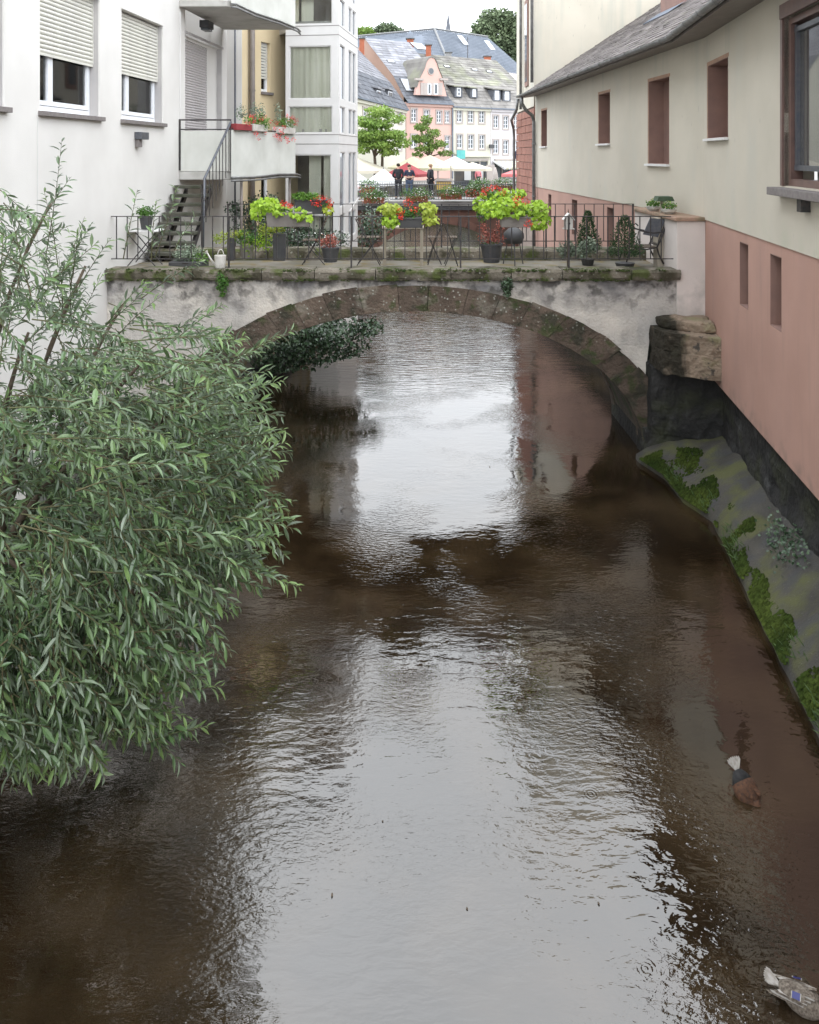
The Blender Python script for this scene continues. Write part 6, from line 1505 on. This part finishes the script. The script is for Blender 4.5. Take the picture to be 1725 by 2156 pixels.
trough('white flower pots with trailing red geraniums at the right end of the lower balcony', 578, 614, 6.60, 6.78, 'white_enamel', [(.1, .42, (.09, .09, .32), 130, quadgeo, .05, 'grey_leaf'), (.5, .14, (.34, .2, .17), 420, quadgeo, .045, 'grass_leaf'), (.2, -.2, (.2, .1, .15), 60, quadgeo, .04, 'green_leaf')],
       [(x, z) for x, z in ((-.1, .1), (.05, -.1), (.0, -.3), (.15, -.38), (.1, -.2), (.3, .0), (.35, -.3), (.3, .3), (.6, .28), (.8, .26), (.95, .22), (1.0, .1), (-.2, -.05), (-.15, -.25), (.7, -.35), (.5, .2), (.4, -.42))], None)
def pot(label, px, pyt, pyb, w, Y, mat, foliage, nm='flower_pot', cat='plant pot', sq=False, group=None):
    b, tp = at(px, pyb, Y), at(px, pyt, Y); r = w*Y/F/2; t = thing(nm, label, cat, (b.x, Y, b.z), group); h = tp.z-b.z
    if sq: MB().box(b.x-r, b.x+r, Y-r*.8, Y+r*.8, b.z, tp.z).build('pot', mat, t, bevel=.012)
    else: MB().lathe([(r*.72, 0), (r*.9, h*.6), (r, h*.9), (r*1.06, h*.9), (r*1.06, h), (r*.92, h), (r*.9, h*.95)], (b.x, Y, b.z), 16).build('pot', mat, t, smooth=False)
    MB().lathe([(r*.85, 0), (r*.85, .01)], (b.x, Y, tp.z-.03), 12).build('soil', 'soil', t)
    for cx, cy, rx, ry, n, g, ls, mt in foliage:
        mb = MB(); cloud(mb, at(cx, cy, Y), (rx*Y/F, max(.06, rx*Y/F*.8), ry*Y/F), n, g, ls, shell=.1); mb.build('foliage', mt, t, recalc=False, kind='stuff')
    return t
pot('tall dark square planter left of centre with yellow-green leaves around it', 589, 491, 548, 25, 17.0, 'box_dark', [(572, 482, 30, 16, 280, quadgeo, .05, 'yellow_leaf'), (605, 470, 26, 12, 200, quadgeo, .05, 'green_leaf'), (560, 505, 12, 26, 160, quadgeo, .05, 'lime_leaf')], sq=True)
pot('dark narrow planter beside the watering can', 487, 500, 548, 15, 17.0, 'box_dark', [(470, 500, 24, 15, 240, quadgeo, .045, 'yellow_leaf'), (520, 520, 10, 24, 150, quadgeo, .045, 'lime_leaf')], sq=True)
pot('woven light flower pot with a low shrub', 520, 517, 544, 30, 17.1, 'box_grey', [(520, 500, 26, 15, 300, quadgeo, .05, 'green_leaf'), (505, 492, 20, 10, 160, quadgeo, .045, 'yellow_leaf'), (545, 510, 14, 20, 140, quadgeo, .045, 'lime_leaf')])
pot('dark pot with red-leaved heather left of the railing centre', 696, 520, 551, 38, 16.9, 'box_dark', [(692, 508, 24, 16, 420, quadgeo, .04, 'heather')])
pot('large dark round pot with tall reddish heather right of centre', 1035, 512, 552, 46, 16.9, 'box_dark', [(1035, 500, 28, 18, 520, quadgeo, .04, 'heather'), (1018, 478, 10, 14, 90, quadgeo, .035, 'heather'), (1052, 476, 10, 14, 90, quadgeo, .035, 'heather'), (1035, 515, 24, 6, 160, quadgeo, .04, 'green_leaf')])
pot('long dark trough of lavender on the coping at the left', 398, 548, 565, 70, 16.9, 'box_dark', [(398, 534, 30, 20, 700, quadgeo, .05, 'grey_leaf'), (420, 545, 22, 14, 300, quadgeo, .05, 'grass_leaf')], sq=True)
pot('dark pot with a bushy green plant on the folding table by the stairs', 308, 455, 482, 28, 17.3, 'box_dark', [(308, 448, 20, 14, 420, quadgeo, .05, 'green_leaf')])
# lamb's ear clump
t = thing('silver_plant', 'silver-leaved bushy plant between the bird house and the first conifer', 'plant', tuple(at(1215, 548, 16.9)))
mb = MB(); 
for cx, cy, rx, ry in ((1196, 525, 20, 20), (1240, 520, 18, 18), (1215, 530, 34, 14)): cloud(mb, at(cx, cy, 16.9), (rx/100, .2, ry/100), 330, quadgeo, .06, shell=.1)
mb.build('foliage', 'grey_leaf', t, recalc=False, kind='stuff')
def conifer(label, px, pyt, pyb, w, Y):
    b, tp = at(px, pyb, Y), at(px, pyt, Y); h = tp.z-b.z; t = thing('dwarf_conifer', label, 'conifer', (b.x, Y, b.z), 'dwarf conifers on the bridge'); mb = MB(); r = w*Y/F/2
    for i in range(2400):
        s = random.random()**1.35; a = random.uniform(0, 6.283); rr = r*(1-s)**.72*random.uniform(.6, 1.2)*(1+.16*math.sin(9*s+3*a))+.02; p = Vector((b.x+rr*math.cos(a), Y+rr*math.sin(a), b.z+.1+h*.9*s))
        vs, fs = quadgeo(.05*random.uniform(.6, 1.2), .022); M = orient(p, Vector((math.cos(a), math.sin(a), 1.1))+rv()*.5, Vector((math.cos(a), math.sin(a), .3))+rv()*.4); mb.add([M @ Vector(v) for v in vs], fs)
    mb.build('foliage', 'conifer_leaf', t, recalc=False, kind='stuff'); MB().tube([(b.x, Y, b.z+.02), (b.x, Y, b.z+h*.9)], [.03, .006], 6).build('stem', 'bark', t)
    MB().lathe([(r*.5, 0), (r*.65, .13), (r*.68, .14)], (b.x, Y, FL), 14).build('pot', 'box_dark', t)
conifer('left dwarf conifer behind the front railing, above the silver plant', 1238, 446, 535, 44, 17.5)
conifer('right dwarf conifer directly in front of the iron chair', 1316, 456, 548, 62, 16.85)
# bird house lantern
t = thing('bird_house', 'small white lantern-shaped bird house on a dark post at the front railing', 'bird house', tuple(at(1197, 545, 16.6)))
b = at(1197, 482, 16.6); MB().box(b.x-.025, b.x+.025, 16.575, 16.625, 3.6, b.z).build('post', 'bark', t)
MB().box(b.x-.11, b.x+.11, 16.5, 16.7, b.z, b.z+.015).build('base_plate', 'white_enamel', t)
m = MB(); m.prism([(b.x-.08, b.z+.016), (b.x+.08, b.z+.016), (b.x+.08, b.z+.2), (b.x, b.z+.30), (b.x-.08, b.z+.2)], 16.53, 16.67); hb = m.build('house_body', 'white_enamel', t)
for s in (-1, 1): MB().add([(b.x, 16.5, b.z+.32), (b.x+s*.11, 16.5, b.z+.185), (b.x+s*.11, 16.7, b.z+.185), (b.x, 16.7, b.z+.32), (b.x, 16.5, b.z+.335), (b.x+s*.12, 16.5, b.z+.195), (b.x+s*.12, 16.7, b.z+.195), (b.x, 16.7, b.z+.335)], [(0, 1, 2, 3), (4, 5, 6, 7), (0, 1, 5, 4), (3, 2, 6, 7), (1, 2, 6, 5)]).build('roof_panel', 'white_enamel', hb)
MB().tube([(b.x, 16.524, b.z+.12), (b.x, 16.53, b.z+.12)], .028, 10).build('entrance_hole', 'box_dark', hb); MB().tube([(b.x, 16.6, b.z+.33), (b.x, 16.6, b.z+.42)], [.014, .003], 6).build('finial', 'bark', hb)
# watering can
t = thing('watering_can', 'white enamel watering can standing on the coping at the left', 'watering can', tuple(at(463, 566, 16.3)))
b = at(463, 566, 16.25); b.z = 3.705; MB().lathe([(.085, 0), (.10, .02), (.115, .2), (.12, .26), (.11, .265)], (b.x+.0, 16.28, b.z), 18).build('body', 'white_enamel', t, smooth=False)
MB().tube([(b.x-.09, 16.28, b.z+.05), (b.x-.2, 16.28, b.z+.2), (b.x-.26, 16.28, b.z+.31)], [.025, .018, .014], 8).build('spout', 'white_enamel', t, smooth=True)
MB().tube([(b.x-.26, 16.28, b.z+.31), (b.x-.29, 16.28, b.z+.345)], [.02, .045], 10).build('sprinkler_head', 'white_enamel', t)
MB().tube([(b.x-.05+.1*(1-math.cos(a))*.6, 16.28, b.z+.26+.12*math.sin(a)) for a in [math.pi*i/10 for i in range(11)]], .01, 7).build('handle', 'white_enamel', t, smooth=True)
# folding table
def folding_table(label, px0, px1, pyt, Y, mat, frame_mat='iron', zf=FL):
    a, b = at(px0, pyt, Y), at(px1, pyt, Y); t = thing('folding_table', label, 'table', ((a.x+b.x)/2, Y, zf)); MB().box(a.x, b.x, Y-.28, Y+.28, a.z-.03, a.z).build('table_top', mat, t, bevel=.006)
    for y in (Y-.22, Y+.22):
        for p, q in (((a.x+.04, zf), (b.x-.04, a.z-.03)), ((b.x-.04, zf), (a.x+.04, a.z-.03))): MB().tube([(p[0], y+(.012 if p[0] < q[0] else -.012), p[1]), (q[0], y+(.012 if p[0] < q[0] else -.012), q[1])], .012, 6).build('leg', frame_mat, t)
    return t
folding_table('folding table with crossed dark legs holding a green pot, by the stairs', 270, 340, 483, 17.4, 'white_metal')
t = thing('bar_table', 'tall wooden table with slim legs behind the central flower box', 'table', (X_(840, 17.2), 17.2, FL))
a, b = at(806, 476, 17.2), at(892, 476, 17.2); MB().box(a.x, b.x, 16.95, 17.5, a.z-.03, a.z).build('table_top', 'wood_light', t)
for x, y in ((a.x+.04, 17.0), (b.x-.04, 17.0), (a.x+.04, 17.45), (b.x-.04, 17.45)): MB().box(x-.03, x+.03, y-.03, y+.03, FL, a.z-.031).build('leg', 'wood_light', t)
def folding_chair(label, px0, px1, pyt, pys, Y, flip=1):
    a, b = at(px0, 545, Y), at(px1, 545, Y); zs = at(0, pys, Y).z; zt = at(0, pyt, Y).z; w = b.x-a.x; c = (a.x+b.x)/2
    t = thing('folding_chair', label, 'chair', (c, Y, FL), 'folding chairs on the bridge')
    for y in (Y-.18, Y+.18):
        MB().tube([(c-flip*w*.42, y, FL), (c+flip*w*.1, y, zs), (c+flip*w*.48, y, zt)], .011, 6).build('frame_bar', 'iron', t)
        MB().tube([(c+flip*w*.42, y+.02, FL), (c-flip*w*.35, y+.02, zs)], .011, 6).build('leg', 'iron', t)
    for i in range(5): x = c-w*.42+w*.84*i/5; MB().box(x, x+w*.13, Y-.2, Y+.2, zs, zs+.012).build('seat_slat', 'bark', t)
    for i in range(3): z = zt-.03-.07*i; x = c+flip*(w*.48-(.07*i+.03)*.38*w/(zt-zs)); MB().box(x-.008, x+.008, Y-.18, Y+.18, z-.04, z).build('back_slat', 'bark', t)
folding_chair('dark folding chair left of the central flower box', 748, 806, 458, 499, 17.6, -1)
folding_chair('dark folding chair directly right of the central flower box', 898, 932, 470, 499, 17.7, 1)
folding_chair('dark folding chair facing it, further right of the central flower box', 934, 966, 470, 499, 17.5, -1)
folding_chair('black folding chair under the dark flower box with geraniums', 634, 690, 455, 505, 17.7, 1)
# black fire bowl / planter stand between heather and wide box
t = thing('barbecue', 'black lidded barbecue standing behind the wide grey flower box', 'barbecue', (X_(1082, 17.6), 17.6, FL))
c = at(1082, 500, 17.6); MB().lathe([(.18, -.12), (.23, 0), (.22, .1), (.12, .2), (.02, .23)], (c.x, 17.6, c.z), 16).build('bowl', 'box_dark', t, smooth=True)
for k in range(3): a = k*2.094+.5; MB().tube([(c.x+.15*math.cos(a), 17.6+.15*math.sin(a), c.z-.1), (c.x+.25*math.cos(a), 17.6+.25*math.sin(a), FL)], .012, 6).build('leg', 'box_dark', t)
# iron garden chair with scrolled arms
t = thing('garden_chair', 'black cast-iron garden chair with curled armrests by the right pier', 'chair', (X_(1345, 17.2), 17.2, FL), None)
Yc0, Yc1 = 16.95, 17.5
bk = [at(1398, 462, 17.2), at(1388, 490, 17.2), at(1378, 520, 17.2)]
for i, y in enumerate((Yc0, Yc1)):
    e = lambda px, py: (X_(px, 17.2), y, H-(py-HY)*17.2/F)
    MB().tube([e(1402, 456), e(1396, 470), e(1385, 500), e(1376, 518), e(1380, 532), e(1390, 552)], .018, 8).build('leg', 'iron', t, smooth=True)
    MB().tube([e(1376, 518), e(1355, 522), e(1330, 520), e(1318, 530), e(1312, 552)], .016, 8).build('leg', 'iron', t, smooth=True)
    MB().tube([e(1390, 486), e(1368, 488), e(1345, 484), e(1330, 478), e(1326, 472), e(1332, 468), e(1337, 473)], .015, 8).build('armrest', 'iron', t, smooth=True)
    MB().tube([e(1338, 484), e(1336, 500), e(1344, 520)], .012, 8).build('arm_support', 'iron', t, smooth=True)
n = 9
for i in range(n):
    y = Yc0+.03+(Yc1-Yc0-.06)*i/(n-1)
    MB().tube([(X_(1400, 17.2), y, H-(457-HY)*17.2/F), (X_(1386, 17.2), y, H-(488-HY)*17.2/F), (X_(1377, 17.2), y, H-(515-HY)*17.2/F)], .009, 5).build('back_bar', 'iron', t)
a, b = at(1316, 519, 17.2), at(1377, 519, 17.2)
for i in range(6): x = a.x+(b.x-a.x)*i/6; MB().box(x, x+(b.x-a.x)/6-.015, Yc0, Yc1, a.z, a.z+.02).build('seat_slat', 'bark', t)
MB().add([(X_(1362, 17.2), Yc0-.002, H-(457-HY)*17.2/F), (X_(1394, 17.2), Yc0-.002, H-(460-HY)*17.2/F), (X_(1378, 17.2), Yc0-.002, H-(497-HY)*17.2/F), (X_(1347, 17.2), Yc0-.002, H-(491-HY)*17.2/F),
          (X_(1362, 17.2), Yc0+.02, H-(457-HY)*17.2/F), (X_(1394, 17.2), Yc0+.02, H-(460-HY)*17.2/F), (X_(1378, 17.2), Yc0+.02, H-(497-HY)*17.2/F), (X_(1347, 17.2), Yc0+.02, H-(491-HY)*17.2/F)],
         [(0, 1, 2, 3), (4, 5, 6, 7), (0, 1, 5, 4), (1, 2, 6, 5), (2, 3, 7, 6), (3, 0, 4, 7)]).build('back_mesh', 'rail_grey', t)
# bowls on the pier cap
for px, Y, lb in ((1377, 17.9, 'left white bowl of yellow flowers on the pier cap'), (1409, 17.0, 'right white bowl of yellow flowers on the pier cap')):
    c = at(px, 437, Y); c.z = 4.75; t = thing('flower_bowl', lb, 'flower pot', tuple(c), 'white bowls on the pier cap')
    MB().lathe([(.09, 0), (.15, .05), (.17, .1), (.15, .1)], (c.x, Y, c.z), 16).build('bowl', 'white_enamel', t, smooth=False)
    mb = MB(); cloud(mb, (c.x, Y, c.z+.17), (.16, .14, .09), 260, quadgeo, .04, shell=.1); mb.build('foliage', 'green_leaf', t, recalc=False, kind='stuff')
    mb = MB(); cloud(mb, (c.x, Y, c.z+.2), (.15, .13, .08), 60, quadgeo, .03, shell=.8); mb.build('blossom', 'yellow_leaf', t, recalc=False, kind='stuff')
t = thing('bird_feeder', 'small bird table with a green roof on the pier cap between the bowls', 'bird house', (X_(1393, 17.4), 17.4, 4.75))
c = Vector((X_(1395, 17.4), 17.4, 4.75)); MB().box(c.x-.04, c.x+.04, 17.37, 17.43, 4.746, 5.0).build('post', 'wood_light', t)
MB().prism([(c.x-.16, 5.0), (c.x+.22, 5.0), (c.x+.17, 5.1), (c.x-.12, 5.1)], 17.25, 17.55).build('roof', 'green_roof', t)
# floating bits and leaves on the water
for i, (px, py) in enumerate(((1032, 985), (984, 1918), (806, 1728), (700, 1880), (1260, 1900))):
    x, y = gpt(px, py); mb = MB(); vs, fs = leafgeo(.05+.03*(i == 0), .02, .1, .1); mb.add([(x+a[0], y+a[1]*math.cos(i)-a[0]*.3, .004+abs(a[2])) for a in vs], fs)
    lb = ['drifting leaf on the bright reflection under the arch', 'drifting leaf in the pale foreground water', 'small leaf near the left of the pale foreground water', 'tiny leaf close to the willow shadow', 'tiny leaf near the right wavelets'][i]
    tag(mb.build('fallen_leaf', 'bark', recalc=False), lb, 'leaf', 'leaves adrift on the river')
